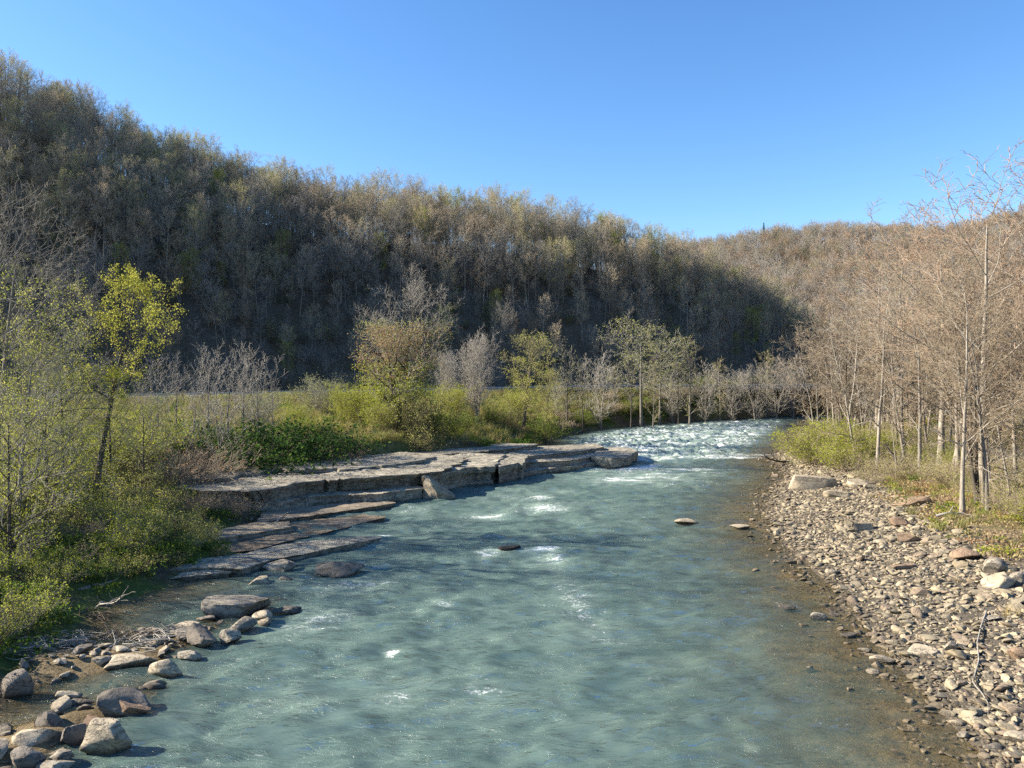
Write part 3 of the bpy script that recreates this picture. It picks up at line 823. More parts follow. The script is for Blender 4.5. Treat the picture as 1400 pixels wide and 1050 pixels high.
# ------------------------------------------------------------------ rock
import bmesh
from mathutils import noise as mnoise
ICO = {}
def ico(sub):
    if sub not in ICO:
        bm = bmesh.new()
        bmesh.ops.create_icosphere(bm, subdivisions=sub, radius=1.0)
        bm.verts.ensure_lookup_table()
        ICO[sub] = (np.array([v.co[:] for v in bm.verts]), np.array([[v.index for v in f.verts] for f in bm.faces]))
        bm.free()
    return ICO[sub]
def boulder_geo(seed, size=(1, 1, 1), cuts=9, depth=(.55, .9), sub=4, rough=.05, flat_top=None):
    rg = np.random.default_rng(seed)
    V, F = ico(sub)
    V = V.copy()
    for _ in range(cuts):
        nrm = unit(rg.normal(0, 1, 3) * np.array([1, 1, .8]))
        dd = rg.uniform(*depth)
        over = V @ nrm - dd
        V -= np.where(over > 0, over * .93, 0)[:, None] * nrm
    if flat_top is not None:
        nrm = unit(np.array([rg.normal(0, .1), rg.normal(0, .1), 1.0]))
        over = V @ nrm - flat_top
        V -= np.where(over > 0, over * .95, 0)[:, None] * nrm
    o = Vector(rg.uniform(-50, 50, 3))
    dsp = np.array([mnoise.fractal(Vector(v) * 1.9 + o, .85, 2.1, 6) for v in V])
    V = V * (1 + rough * dsp)[:, None]
    mx = np.abs(V).max(0)
    V = V / mx * np.array(size) / 2
    return V, [F]
def rock_mat(name, cols, stain=.35, strata=0.0, bump=.05, wet=True):
    t = NT(name)
    p, o = t.pos(), t.objc()
    n1 = t.noise(1.3, 7, .68, p, .4)
    n2 = t.noise(11, 5, .7, p)
    st = t.noise(1.1, 6, .72, t.scalev(p, (1, 1, 1.8)), 1.0)
    c = t.ramp(t.rnd(), [(i / max(1, len(cols) - 1), q) for i, q in enumerate(cols)])
    c = t.mix(t.mapr(n1, .3, .7), t.mix(1, c, (.62, .6, .58), 'MULTIPLY'), t.mix(1, c, (1.18, 1.16, 1.1), 'MULTIPLY'))
    c = t.mix(t.mapr(n2, .35, .7, 0, .5), c, t.mix(1, c, (.6, .58, .55), 'MULTIPLY'))
    c = t.mix(t.mapr(st, .49, .60, 0, stain), c, (.07, .062, .055))
    ck = t.noise(.9, 5, .6, t.scalev(p, (1, 1, 1.6)), 1.6)
    crk = t.math('SUBTRACT', 1.0, t.math('MULTIPLY', t.math('ABSOLUTE', t.math('SUBTRACT', ck, .5)), 55.0), True)
    c = t.mix(t.math('MULTIPLY', crk, .65), c, (.05, .045, .038))
    li = t.noise(4.5, 6, .75, p, .6)
    c = t.mix(t.mapr(li, .58, .66, 0, .45), c, t.mix(1, c, (1.45, 1.42, 1.32), 'MULTIPLY'))
    h = t.math('SUBTRACT', t.math('ADD', n1, t.math('MULTIPLY', n2, .35)), t.math('MULTIPLY', crk, .35))
    if strata:
        sn = t.noise(1.0, 6, .7, t.scalev(p, (.8, .8, 7)), .8)
        c = t.mix(t.mapr(sn, .42, .58, 0, strata), c, t.mix(1, c, (.45, .42, .40), 'MULTIPLY'))
        h = t.math('ADD', h, t.math('MULTIPLY', sn, 1.3))
    if wet:
        sep = t.node('SeparateXYZ')
        t.l.new(p, sep.inputs[0])
        wl_ = t.mapr(t.math('ADD', sep.outputs[2], t.math('MULTIPLY', t.math('SUBTRACT', n1, .5), .25)), .02, .19, .8, 0)
        c = t.mix(wl_, c, t.mix(1, c, (.33, .30, .27), 'MULTIPLY'))
    return t.surf(c, .85, t.bump(h, .9, bump), .3)
M['boulder'] = rock_mat('boulder', [(.36, .32, .26), (.30, .27, .22), (.42, .37, .295)], .6, 0, .06)
M['boulder_dark'] = rock_mat('boulder_dark', [(.19, .17, .145), (.24, .21, .175)], .5, 0, .06)  # dark base colour also holds the shade on boulders turned from the sun
M['boulder_tan'] = rock_mat('boulder_tan', [(.46, .395, .29), (.50, .43, .32), (.41, .35, .26)], .3, .12, .05)
M['boulder_black'] = rock_mat('boulder_black', [(.03, .028, .026), (.04, .036, .032)], .3, 0, .06)
M['boulder_rust'] = rock_mat('boulder_rust', [(.33, .235, .16), (.29, .20, .14)], .2, .2, .05)
M['ledge_rock'] = rock_mat('ledge_rock', [(.45, .42, .34), (.41, .38, .305), (.49, .455, .365)], .55, .35, .10)
M['cobble'] = rock_mat('cobble', [(.25, .22, .165), (.39, .33, .22), (.20, .175, .135), (.45, .385, .265), (.32, .265, .18), (.27, .21, .155), (.37, .32, .235)], .12, .0, .03)

ROCKS = []
def rock_px(name, x0, x1, yt, yb, label, mat='boulder', cat='rock', depth=.75, rz=0.0, seed=None, cuts=9, sink=.25, z=0.0, group='boulders along the bank', flat=None, tilt=(0, 0), rough=.09, dcut=(.36, .82)):
    """a rock whose picture spans x0..x1, yt..yb, standing at height z"""
    cxp = (x0 + x1) / 2
    gx_, gy0, _ = W(cxp, yb, z)
    wd = (x1 - x0) / FPX * gy0
    dpt = wd * depth
    yc = gy0 + dpt * .45
    ztop = ZD(yt, yc + dpt * .28)
    h = max(.10, (ztop - z) * .9)
    sd = seed if seed is not None else int(abs(x0) * 7 + yt * 3)
    V, F = boulder_geo(sd, (wd * 1.04, dpt, h * (1 + 2 * sink)), cuts, dcut, 4 if wd > .8 else 3, rough, flat)
    me = mesh_np(name, V, F, [M[mat]])
    me.set_sharp_from_angle(angle=math.radians(32))
    o = obj(name, me)
    o.location = (XD(cxp, yc), yc, z + h / 2 - h * sink * .5)
    o.rotation_euler = (math.radians(tilt[0]), math.radians(tilt[1]), math.radians(rz))
    tag(o, label, cat, group)
    ROCKS.append((XD(cxp, yc), yc, wd * .55))
    return o
NB = 'boulders along the near bank'
for a in [
    (268, 366, 806, 843, "largest grey boulder with dark stains rising from the water off the bank", 'boulder', .7),
    (424, 497, 763, 791, "dark rounded boulder standing alone in the water off the low ledge tip", 'boulder_dark', .7),
    (358, 413, 763, 784, "smooth wedge-shaped boulder against the low ledge", 'boulder', .6),
    (337, 373, 788, 802, "small pale flat rock in the water below the wedge-shaped boulder", 'boulder_tan', .8),
    (306, 350, 840, 866, "round grey boulder in front of the largest stained boulder", 'boulder', .8),
    (343, 377, 833, 851, "low pale rock at the water side of the round grey boulder", 'boulder_tan', .8),
    (349, 371, 845, 857, "little pale cobble beside the low pale rock in the water", 'boulder_tan', .8),
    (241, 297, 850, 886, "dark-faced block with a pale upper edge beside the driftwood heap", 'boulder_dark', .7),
    (294, 327, 858, 882, "pair of pale rounded stones touching the dark-faced block", 'boulder', .8),
    (238, 275, 848, 864, "pale split stone leaning on the back of the dark-faced block", 'boulder_tan', .7),
    (134, 216, 886, 917, "broad flat pale slab with a greenish crack at the pool edge", 'boulder_tan', .7),
    (196, 246, 893, 926, "long pale stone tilted up from the water beside the broad flat slab", 'boulder_tan', .45),
    (239, 278, 886, 906, "blunt pale stone lying at the end of the long tilted stone", 'boulder', .6),
    (117, 203, 934, 986, "big angular grey block in the shallows with a reddish rock against it", 'boulder_dark', .75),
    (149, 204, 952, 984, "reddish pitted rock lying against the big angular grey block", 'boulder_rust', .55),
    (192, 223, 931, 943, "thin flat rock tip showing behind the big angular grey block", 'boulder_dark', .6),
    (100, 176, 981, 1032, "long pale slab sloping into the river below the reddish rock", 'boulder_tan', .45),
    (36, 89, 964, 1002, "dark wet boulder standing behind the broad tan boulder", 'boulder_dark', .8),
    (3, 71, 985, 1027, "broad tan boulder with a flat sunlit top in the corner of the shallows", 'boulder_tan', .75),
    (75, 116, 986, 1021, "rough dark stone with white streaks between the tan boulder and the long slab", 'boulder_dark', .7),
    (8, 70, 1018, 1054, "long dark streaked stone lying below the broad tan boulder", 'boulder_dark', .6),
    (60, 102, 1018, 1046, "grey tilted stone wedged beside the long dark streaked stone", 'boulder', .7),
    (42, 98, 1036, 1062, "greenish grey stone cut by the bottom edge of the view", 'boulder', .6),
    (92, 140, 977, 992, "brown wet stone showing behind the rough white-streaked stone", 'boulder_rust', .7),
    (69, 107, 941, 961, "jagged pale stone standing in the brown pool", 'boulder_tan', .7),
    (86, 122, 953, 966, "thin dark stone lying flat in the brown pool", 'boulder_dark', .6),
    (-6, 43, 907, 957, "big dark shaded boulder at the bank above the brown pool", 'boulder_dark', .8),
    (44, 70, 907, 923, "grey oval stone in the row along the brown pool", 'boulder', .8),
    (67, 81, 903, 917, "pale knobbly stone in the row along the brown pool", 'boulder_tan', .8),
    (80, 96, 908, 920, "small grey stone right beside the pale knobbly stone", 'boulder', .8),
    (110, 128, 903, 914, "round grey stone nearest the broad flat pale slab", 'boulder', .8),
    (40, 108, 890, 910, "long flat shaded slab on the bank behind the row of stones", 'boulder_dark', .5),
    (88, 116, 874, 887, "flat grey stone among twigs at the foot of the green bank", 'boulder', .7),
    (183, 212, 857, 868, "pale worn stone poking out of the driftwood by the pool", 'boulder_tan', .7),
    (170, 195, 868, 876, "flat stone half buried in the driftwood heap", 'boulder', .6),
    (372, 414, 827, 840, "dark nearly submerged rock in the ripples beside the pale low rock", 'boulder_dark', .7),
    (288, 309, 829, 841, "small square pale stone at the foot of the largest stained boulder", 'boulder_tan', .8),
    (381, 400, 786, 796, "small dark rock in the riffle between the two big rounded boulders", 'boulder_dark', .8),
    (265, 300, 838, 850, "dark flat stone with dry grass beside the largest stained boulder", 'boulder_dark', .6),
    (170, 192, 735, 752, "grey stone half hidden in brush above the low grassy ledge", 'boulder', .8),
]:
    x0, x1, yt, yb, lab, mt, dp_ = a
    rock_px('boulder', x0, x1, yt, yb, lab, mt, 'boulder', dp_, group=NB, cuts=20 if 'round' not in lab else 7, rough=.09, flat=.62 if 'flat' in lab or 'slab' in lab else None)
rg0 = np.random.default_rng(17)
for nm_, poly, cnt, wd_, where in (('stone', SPIT, 150, .95, "on the stony spit by the driftwood heap"), ('stone', SPIT2, 90, .8, "among the corner boulders of the shallows")):
    P_ = np.array(poly)
    for q in range(cnt):
        f_ = rg0.uniform(0, len(P_) - 1.001); k_ = int(f_)
        xy = P_[k_] * (1 - f_ + k_) + P_[k_ + 1] * (f_ - k_) + rg0.normal(0, wd_, 2)
        s_ = float(np.clip(np.exp(rg0.normal(-1.05, .45)), .16, .85))
        if any(math.hypot(xy[0] - a_, xy[1] - b_) < r0 * .8 for a_, b_, r0 in ROCKS): continue
        zz = gz1(xy[0], xy[1])
        if zz > .45 or zz < -.5: continue
        mt = ('boulder', 'boulder_tan', 'boulder_dark')[rg0.integers(0, 3)]
        V, F = boulder_geo(2000 + q + cnt * 7, (s_, s_ * rg0.uniform(.55, .9), s_ * rg0.uniform(.3, .55)), 13, (.4, .8), 3, .07, .6)
        me = mesh_np('stone', V, F, [M[mt]]); me.set_sharp_from_angle(angle=math.radians(32))
        o = obj('stone', me, None, (xy[0], xy[1], zz + s_ * .12)); o.rotation_euler = (rg0.normal(0, .15), rg0.normal(0, .15), rg0.uniform(0, 6.28))
        ROCKS.append((xy[0], xy[1], s_ * .45))
        px_ = 700 + xy[0] / xy[1] * FPX
        near_ = ("past the flat slab" if px_ < 220 else "by the dark-faced block" if px_ < 300 else "by the largest boulder") if poly is SPIT else ("by the tan boulder" if px_ < 80 else "by the long slab" if px_ < 150 else "by the reddish rock")
        tag(o, f"{'big' if s_ > .5 else 'middling' if s_ > .32 else 'small'} {('grey', 'tan', 'dark')[('boulder', 'boulder_tan', 'boulder_dark').index(mt)]} stone {where}, {near_}", 'stone', 'stones of the near spits')
MR = 'rocks standing in the river'
for a in [
    (679, 712, 742, 754, "black wet rock breaking the water in mid river with foam beside it", 'boulder_black', .6),
    (923, 957, 708, 717, "low pale rock standing alone in calm water off the gravel bar", 'boulder_tan', .7),
    (999, 1027, 716, 724, "flat pale rock in calm water next to the gravel bar edge", 'boulder_tan', .7),
    (1026, 1034, 708, 712, "tiny pale rock farthest out beside the gravel bar tip", 'boulder_tan', .8),
    (1060, 1090, 827, 834, "dark rock just awash with a streak of foam beside it", 'boulder_dark', .6),
    (1107, 1132, 836, 848, "split pale rock in the shallows next to the awash dark rock", 'boulder', .7),
    (1135, 1152, 836, 842, "low dark rock in the brown shallows beside the split pale rock", 'boulder_dark', .6),
    (1150, 1182, 866, 872, "dark bar-shaped rock lying low in the brown shallows", 'boulder_dark', .5),
    (1176, 1196, 884, 893, "small dark stone with a pale cap in the brown shallows", 'boulder', .7),
    (1193, 1227, 892, 908, "large pale-topped stone standing off the edge of the gravel bar", 'boulder_tan', .7),
    (1188, 1206, 913, 922, "small stone in the shallows below the pale-topped stone", 'boulder', .8),
    (1303, 1322, 983, 994, "pale stone standing alone in shallow water by the lower bar edge", 'boulder_tan', .8),
    (1312, 1330, 997, 1011, "mossy dark-based stone just below the lone pale stone", 'boulder', .8),
    (1350, 1378, 1013, 1030, "greenish domed stone at the lowest corner of the gravel bar", 'boulder', .8),
]:
    x0, x1, yt, yb, lab, mt, dp_ = a
    rock_px('river_rock', x0, x1, yt, yb, lab, mt, 'rock', dp_, group=MR, cuts=7, rough=.06)
def barz(px, py):
    z = 0.0
    for _ in range(12):
        q = W(px, py, z)
        z = .5 * z + .5 * gz1(q[0], q[1])
    return z
GB = 'big rocks on the gravel bar'
for a in [
    (1070, 1141, 648, 669, "largest pale tilted slab at the upper tip of the gravel bar", 'boulder_tan', .6, .45),
    (1117, 1166, 664, 681, "thin pale grey slab just below the largest tilted slab", 'boulder_tan', .5, .4),
    (1160, 1190, 649, 667, "yellowish squarish block at the edge of the willow shrubs", 'boulder_tan', .8, None),
    (1182, 1202, 659, 669, "small yellowish block touching the squarish block", 'boulder_tan', .8, None),
    (1219, 1274, 675, 693, "tan slab with a dark shaded side near the white leaning trunk", 'boulder_rust', .7, .5),
    (1163, 1206, 712, 727, "whitish low slab in the middle of the gravel bar", 'boulder_tan', .6, .4),
    (1214, 1243, 706, 722, "brown angular rock above the pinkish block on the bar", 'boulder_rust', .7, None),
    (1229, 1263, 727, 743, "pinkish smooth block in the middle of the gravel bar", 'boulder_rust', .7, None),
    (1240, 1268, 702, 710, "flat pale slab lying level behind the brown angular rock", 'boulder_tan', .6, .4),
    (1301, 1346, 747, 768, "rounded reddish brown boulder low in the cobbles", 'boulder_rust', .8, None),
    (1344, 1380, 761, 785, "grey wedge-shaped boulder propped on the tan boulder", 'boulder', .7, None),
    (1349, 1397, 783, 808, "broad tan boulder under the propped grey wedge", 'boulder_tan', .8, None),
    (1372, 1412, 774, 800, "big shaded slab behind the propped grey wedge", 'boulder', .6, .5),
    (1220, 1254, 768, 780, "reddish flat stone near the middle of the gravel bar", 'boulder_rust', .6, .5),
    (1234, 1284, 877, 900, "large flat tan slab at the wet edge of the gravel bar", 'boulder_tan', .8, .4),
    (1384, 1410, 884, 906, "reddish brown rounded rock in the lower gravel bar", 'boulder_rust', .8, None),
    (1340, 1370, 840, 851, "pale grey flat stone beside the grass tuft on the bar", 'boulder', .7, .5),
    (1376, 1412, 997, 1020, "big pale rounded stone at the lowest edge of the bar", 'boulder_tan', .8, None),
    (1125, 1150, 775, 787, "pale rounded stone on the water side of the bar below its middle", 'boulder_tan', .8, None),
    (1294, 1318, 875, 893, "grey rounded stone a little above the large flat tan slab", 'boulder', .8, None),
]:
    x0, x1, yt, yb, lab, mt, dp_, fl = a
    rock_px('bar_rock', x0, x1, yt, yb, lab, mt, 'rock', dp_, group=GB, cuts=9, rough=.05, flat=fl, z=barz((x0 + x1) / 2, yb) - .03, tilt=(random.Random(x0).uniform(-5, 5), random.Random(yt).uniform(-7, 7)))

# ---- bedded sandstone ledges
def slab_geo(outline, z0, z1, seed, n=110, rings=16, jag=.14, step=.16, tilt=(0, 0), under=.0):
    rg = np.random.default_rng(seed)
    P = np.array(outline, float)
    Q = np.concatenate([P, P[:1]])
    L = np.concatenate([[0], np.cumsum(np.hypot(*np.diff(Q, axis=0).T))])
    s = np.linspace(0, L[-1], n, endpoint=False)
    B = np.stack([np.interp(s, L, Q[:, 0]), np.interp(s, L, Q[:, 1])], 1)
    c = B.mean(0)
    R = unit(B - c)
    per = L[-1]
    jn = (fbm(B[:, 0] * .9, B[:, 1] * .9, seed) - .5) * 2.0 + np.round(vn(B[:, 0] * .55, B[:, 1] * .55, seed + 3) * 3) / 3 * 1.3 - .6 - 1.6 * vn(np.arange(n) * .09, 0 * B[:, 0], seed + 5) * np.exp(-(fract(np.arange(n) / n * per / 3.9 + 1.5 * vn(np.arange(n) * .13, 0 * B[:, 0], seed)) - .5) ** 2 / .0016)
    B = B + R * (jn * jag * 2)[:, None]
    zs, offs = [], []
    nl = 9
    zz = np.linspace(z0, z1 - .04, nl)
    cur = 0
    V, ringsV = [], []
    for i, z in enumerate(zz):
        if i % 3 == 0: cur = rg.uniform(-.34, .10)
        u_ = cur + .12 * (fbm(B[:, 0] * 1.2 + 9 * z, B[:, 1] * 1.2, seed + i // 2) - .5) - under * (1 - i / nl)
        if i == nl - 1: u_ = u_ * .3
        ringsV.append(np.concatenate([B + R * u_[:, None], np.full((n, 1), z)], 1))
    def top(xy, edge):
        f = fbm(xy[:, 0] * .33 + .15 * xy[:, 1], xy[:, 1] * .75, seed + 7, 4)
        st = np.floor(f * 9) / 9 * .75 + f * .25
        fine = fbm(xy[:, 0] * 2.2, xy[:, 1] * 2.2, seed + 8) - .5
        return z1 + (st - .5) * step * 4 * edge + fine * .06 + (xy - c) @ np.array(tilt)
    k0 = B - R * .06
    ringsV.append(np.concatenate([k0, top(k0, .25)[:, None]], 1))
    for q in np.linspace(.97, .03, rings):
        xy = c + (B - c) * q
        ringsV.append(np.concatenate([xy, top(xy, min(1, .3 + (1 - q) * 6))[:, None]], 1))
    for r_ in ringsV[:nl]: r_[:, 2] += (r_[:, :2] - c) @ np.array(tilt)
    V = np.concatenate(ringsV)
    m = len(ringsV)
    i = np.arange(m * n).reshape(m, n)
    j = np.roll(i, -1, 1)
    F = np.stack([i[:-1], j[:-1], j[1:], i[1:]], -1).reshape(-1, 4)
    V = np.concatenate([V, V[-n:].mean(0)[None]])
    tri = np.stack([i[-1], j[-1], np.full(n, m * n)], -1)
    return V, [F, tri]
M['wet_rock'] = rock_mat('wet_rock', [(.33, .28, .205), (.30, .25, .185), (.36, .305, .225)], .4, .3, .06)
def ledge(name, label, slabs, group='sandstone ledges', mat='ledge_rock'):
    e = empty(name, (0, 0, 0), label=label, cat='rock ledge', group=group)
    for k, (px, z1, th, kw) in enumerate(slabs):
        out = [W(a, b, z1)[:2] for a, b in px]
        V, F = slab_geo(out, z1 - th, z1, 60 + k * 5 + len(px), **kw)
        c = V.mean(0)
        me = mesh_np('rock_slab', V - c, F, [M[mat]])
        me.set_sharp_from_angle(angle=math.radians(38))
        obj('rock_slab', me, e, tuple(c))
    return e
ledge('rock_ledge', "long bedded sandstone ledge with a sunlit top and dark river face", [
    ([(225, 668), (341, 671), (390, 664), (414, 659), (453, 655.5), (511, 652), (548, 648), (580, 647), (612, 642), (640, 625), (560, 618), (480, 623), (400, 629), (310, 633), (240, 640)], 1.85, 1.0, dict(n=260, rings=24, step=.13, jag=.30, under=.7)),
    ([(300, 690), (388, 685), (427, 678), (470, 676), (500, 676), (540, 672), (572, 668), (560, 655), (480, 660), (400, 666), (320, 675)], .85, 1.2, dict(n=150, rings=6, step=.05, jag=.26, under=.4)),
    ([(576, 653), (596, 647), (616, 644), (640, 640), (660, 637), (676, 637), (690, 622), (640, 618), (590, 628)], 1.62, 1.9, dict(n=130, rings=14, step=.1, under=.35, jag=.24)),
    ([(682, 638), (700, 634), (718, 632), (722, 622), (700, 618), (678, 626)], 1.5, 1.8, dict(n=70, rings=8, step=.06)),
    ([(700, 648), (745, 641), (790, 636), (822, 631), (838, 625), (790, 624), (730, 629), (690, 638)], .45, .8, dict(n=110, rings=8, step=.08)),
    ([(690, 632), (735, 632), (765, 630), (800, 627), (826, 620), (800, 616), (740, 619), (690, 624)], .95, .6, dict(n=110, rings=8, step=.08)),
    ([(640, 626), (690, 626), (740, 622), (790, 617), (828, 611), (815, 606), (760, 609), (690, 614), (640, 618)], 1.35, .5, dict(n=120, rings=10, step=.08)),
    ([(808, 623), (838, 626), (862, 624), (872, 617), (864, 612), (840, 611), (815, 614)], 1.1, 1.4, dict(n=70, rings=8, step=.06)),
    ([(400, 642), (470, 640), (512, 638), (560, 632), (600, 624), (560, 622), (470, 627), (400, 632), (350, 636)], 2.12, .4, dict(n=110, rings=10, step=.06, jag=.3)),
    ([(250, 655), (320, 652), (345, 645), (400, 638), (340, 633), (280, 637), (235, 643)], 2.08, .4, dict(n=90, rings=8, step=.08, jag=.3)),
    ([(560, 622), (640, 619), (700, 613), (740, 607), (700, 605), (640, 610), (570, 615)], 1.75, .4, dict(n=90, rings=6, step=.06, jag=.25)),
])
ledge('low_ledge', "low wet sandstone ledge running as a bright strip into the river", [
    ([(175, 783), (262, 777), (330, 778), (375, 765), (430, 754), (480, 744), (524, 734), (500, 732), (440, 738), (390, 744), (330, 757), (262, 765), (190, 772)], .38, .9, dict(n=150, rings=8, step=.05, jag=.08)),
    ([(120, 806), (190, 795), (262, 788), (318, 782), (300, 772), (220, 775), (150, 788), (110, 797)], .22, .6, dict(n=90, rings=6, step=.05, jag=.1)),
])
ledge('wet_shelf', "flat brown wet shelf of rock between the long ledge and the low ledge", [
    ([(300, 757), (345, 752), (400, 738), (470, 722), (530, 706), (500, 702), (440, 709), (380, 712), (320, 727), (285, 740)], .12, .6, dict(n=120, rings=10, step=.07, jag=.1)),
    ([(345, 716), (420, 706), (500, 694), (545, 687), (520, 682), (440, 690), (360, 700)], .30, .6, dict(n=90, rings=6, step=.04, jag=.1)),
    ([(290, 738), (330, 732), (400, 720), (395, 713), (340, 716), (290, 726)], .38, .5, dict(n=70, rings=6, step=.05, jag=.1)),
], mat='wet_rock')
ledge('bank_ledge', "shaded flat ledge of rock at the foot of the brushy bank", [
    ([(140, 765), (200, 757), (230, 748), (200, 744), (150, 752)], .75, .7, dict(n=60, rings=6, step=.06)),
    ([(70, 812), (130, 800), (165, 788), (140, 780), (90, 792), (60, 802)], .55, .7, dict(n=60, rings=6, step=.06)),
])
# fallen triangular block leaning on the ledge
hull = [(-.95, .0, 1.75), (-.75, .8, 1.7), (-.45, -.1, 1.5), (1.4, -.15, .22), (1.35, .55, .3), (-1.1, -.25, -.4), (-1.15, .9, -.4), (1.55, -.1, -.4), (1.4, .8, -.4), (.05, -.5, .55), (.2, -.55, -.4)]
bm = bmesh.new()
for p_ in hull: bm.verts.new(p_)
bmesh.ops.convex_hull(bm, input=bm.verts)
bmesh.ops.triangulate(bm, faces=bm.faces)
bmesh.ops.subdivide_edges(bm, edges=bm.edges, cuts=7, use_grid_fill=True)
for v_ in bm.verts: v_.co += v_.normal * .10 * mnoise.fractal(v_.co * 2.2, .9, 2.1, 5)
me = bpy.data.meshes.new('leaning_block')
bm.to_mesh(me); bm.free()
me.materials.append(M['boulder_tan'])
for p_ in me.polygons: p_.use_smooth = True
me.set_sharp_from_angle(angle=math.radians(32))
q = W(596, 684, 0)
tag(obj('leaning_block', me, None, (q[0], q[1] + .5, 0)), "pale triangular fallen block leaning against the river face of the ledge", 'rock', 'sandstone ledges')

# ---- cobbles of the gravel bar
CB = [boulder_geo(500 + i, (1, rr, hh_), 12, (.40, .8), 2, .05) for i, (rr, hh_) in enumerate([(.7, .32), (.8, .45), (.6, .26), (.75, .2), (.9, .42), (.65, .38), (.55, .25), (.8, .28), (.7, .5), (.85, .22)])]
CM = [mesh_np('cobble', v, f, [M['cobble']]) for v, f in CB]
for me in CM: me.set_sharp_from_angle(angle=math.radians(30))
rng = np.random.default_rng(9)
m_ = 190000
cx = rng.uniform(8, 60, m_)
cy = 17 + (112 - 17) * rng.uniform(0, 1, m_) ** 1.25
dr = seg_dist(cx, cy, RIGHT_SHORE)
ins = in_poly(cx, cy, RIVER)
sd = np.where(ins, -dr, dr)
ok = (seg_dist(cx, cy, LEFT_SHORE) > 12) & (np.abs(cx) < cy * .70 + 2)
edge = 9.0 + (fbm(cx * .25, cy * .25, 91) - .5) * 5 - sstep(62, 90, cy) * 4.5
dens = np.where(sd < 0, .6 * np.exp(sd / .7), 1.0) * (1 - sstep(edge - 1.5, edge + 1.5, sd)) * (.75 + .25 * (fbm(cx * .5, cy * .5, 92) > .42))
ok &= rng.uniform(0, 1, m_) < dens
cx, cy, sd = cx[ok], cy[ok], sd[ok]
size = np.exp(rng.normal(math.log(.175), .52, len(cx)))
size = np.clip(size, .075, .8) * (1 + .25 * (fbm(cx * .3, cy * .3, 93) - .5))
keep = np.ones(len(cx), bool)
for rx_, ry_, rr in ROCKS:
    keep &= np.hypot(cx - rx_, cy - ry_) > rr * .8
cell = {}
order = np.argsort(-size)
for i in order:                    # thin out overlaps, biggest first
    if not keep[i]: continue
    kx, ky = int(cx[i] / .4), int(cy[i] / .4)
    hit = False
    for a in (-1, 0, 1):
        for b in (-1, 0, 1):
            for j in cell.get((kx + a, ky + b), ()):
                if (cx[i] - cx[j]) ** 2 + (cy[i] - cy[j]) ** 2 < (.235 * (size[i] + size[j])) ** 2: hit = True
    if hit: keep[i] = False
    else: cell.setdefault((kx, ky), []).append(i)
cx, cy, sd, size = cx[keep], cy[keep], sd[keep], size[keep]
ck = rng.integers(0, len(CM), len(cx))
cz = height(cx, cy) + size * .08
rots = np.stack([rng.normal(.08, .26, len(cx)), rng.normal(0, .26, len(cx)), rng.uniform(0, 6.28, len(cx))], 1)
big = np.argsort(-size / cy * (np.abs(cx / cy) < .655))
def bar_zone(x, y, s):
    q = W(1235, 890)
    where = "in the shallows" if s < -.2 else "at the wet bar edge" if s < 1.2 else "by the woods edge" if s > 6 else "in mid gravel bar"
    far = "near the bottom corner" if y < 27 else "below the flat tan slab" if y < 31 else "by the propped wedge" if y < 40 else "by the pinkish block" if y < 52 else "up by the largest tilted slab"
    return f"{where}, {far}"
SHP = ['broad', 'plump', 'flat oval', 'thin flat', 'round', 'chunky', 'narrow', 'low oval', 'blocky', 'wide flat']
for i in big[:290]:
    o = obj('cobble', CM[ck[i]])
    o.location, o.rotation_euler, o.scale = (cx[i], cy[i], cz[i]), rots[i], (size[i],) * 3
    tag(o, f"{'large ' if size[i] > .55 else 'small ' if size[i] < .36 else ''}{SHP[ck[i]]} cobble {bar_zone(cx[i], cy[i], sd[i])}", 'cobble', 'cobbles on the gravel bar')
r_ = big[290:]
scatter('cobbles', np.stack([cx[r_], cy[r_], cz[r_]], 1), rots[r_], np.repeat(size[r_][:, None], 3, 1), ck[r_], [source(f"cobble_{chr(97 + i)}", m) for i, m in enumerate(CM)], "bed of smaller sun-bleached cobbles making up the gravel bar")
# fine gravel between, and stones along the far and near bank and on the bed
m_ = 26000
px_ = rng.uniform(8, 60, m_); py_ = 17 + 90 * rng.uniform(0, 1, m_) ** 1.5
s_ = np.where(in_poly(px_, py_, RIVER), -1, 1) * seg_dist(px_, py_, RIGHT_SHORE)
ok = (s_ > -3.5) & (s_ < 12) & (rng.uniform(0, 1, m_) < np.where(s_ < 0, np.exp(s_ / 2.0), 1)) & (np.abs(px_) < py_ * .7 + 2) & (seg_dist(px_, py_, LEFT_SHORE) > 12)
px_, py_ = px_[ok], py_[ok]
# near bank shingle
m2 = 5200
qx = rng.uniform(-30, 16, m2); qy = rng.uniform(17, 130, m2)
sl = np.where(in_poly(qx, qy, RIVER), -1, 1) * seg_dist(qx, qy, LEFT_SHORE)
ok = (sl > -2.2) & (sl < 1.3) & (seg_dist(qx, qy, RIGHT_SHORE) > 10)
qx, qy = qx[ok], qy[ok]
ax, ay = np.concatenate([px_, qx]), np.concatenate([py_, qy])
s1 = np.concatenate([np.exp(rng.normal(math.log(.11), .35, len(px_))), np.exp(rng.normal(math.log(.16), .5, len(qx)))])
scatter('gravel', np.stack([ax, ay, height(ax, ay) + s1 * .1], 1), np.stack([rng.normal(0, .25, len(ax)), rng.normal(0, .25, len(ax)), rng.uniform(0, 6.28, len(ax))], 1), np.repeat(s1[:, None], 3, 1),
        rng.integers(0, len(CM), len(ax)), [source(f"pebble_{chr(97 + i)}", m) for i, m in enumerate(CM)], "fine gravel and shingle along both edges of the river")
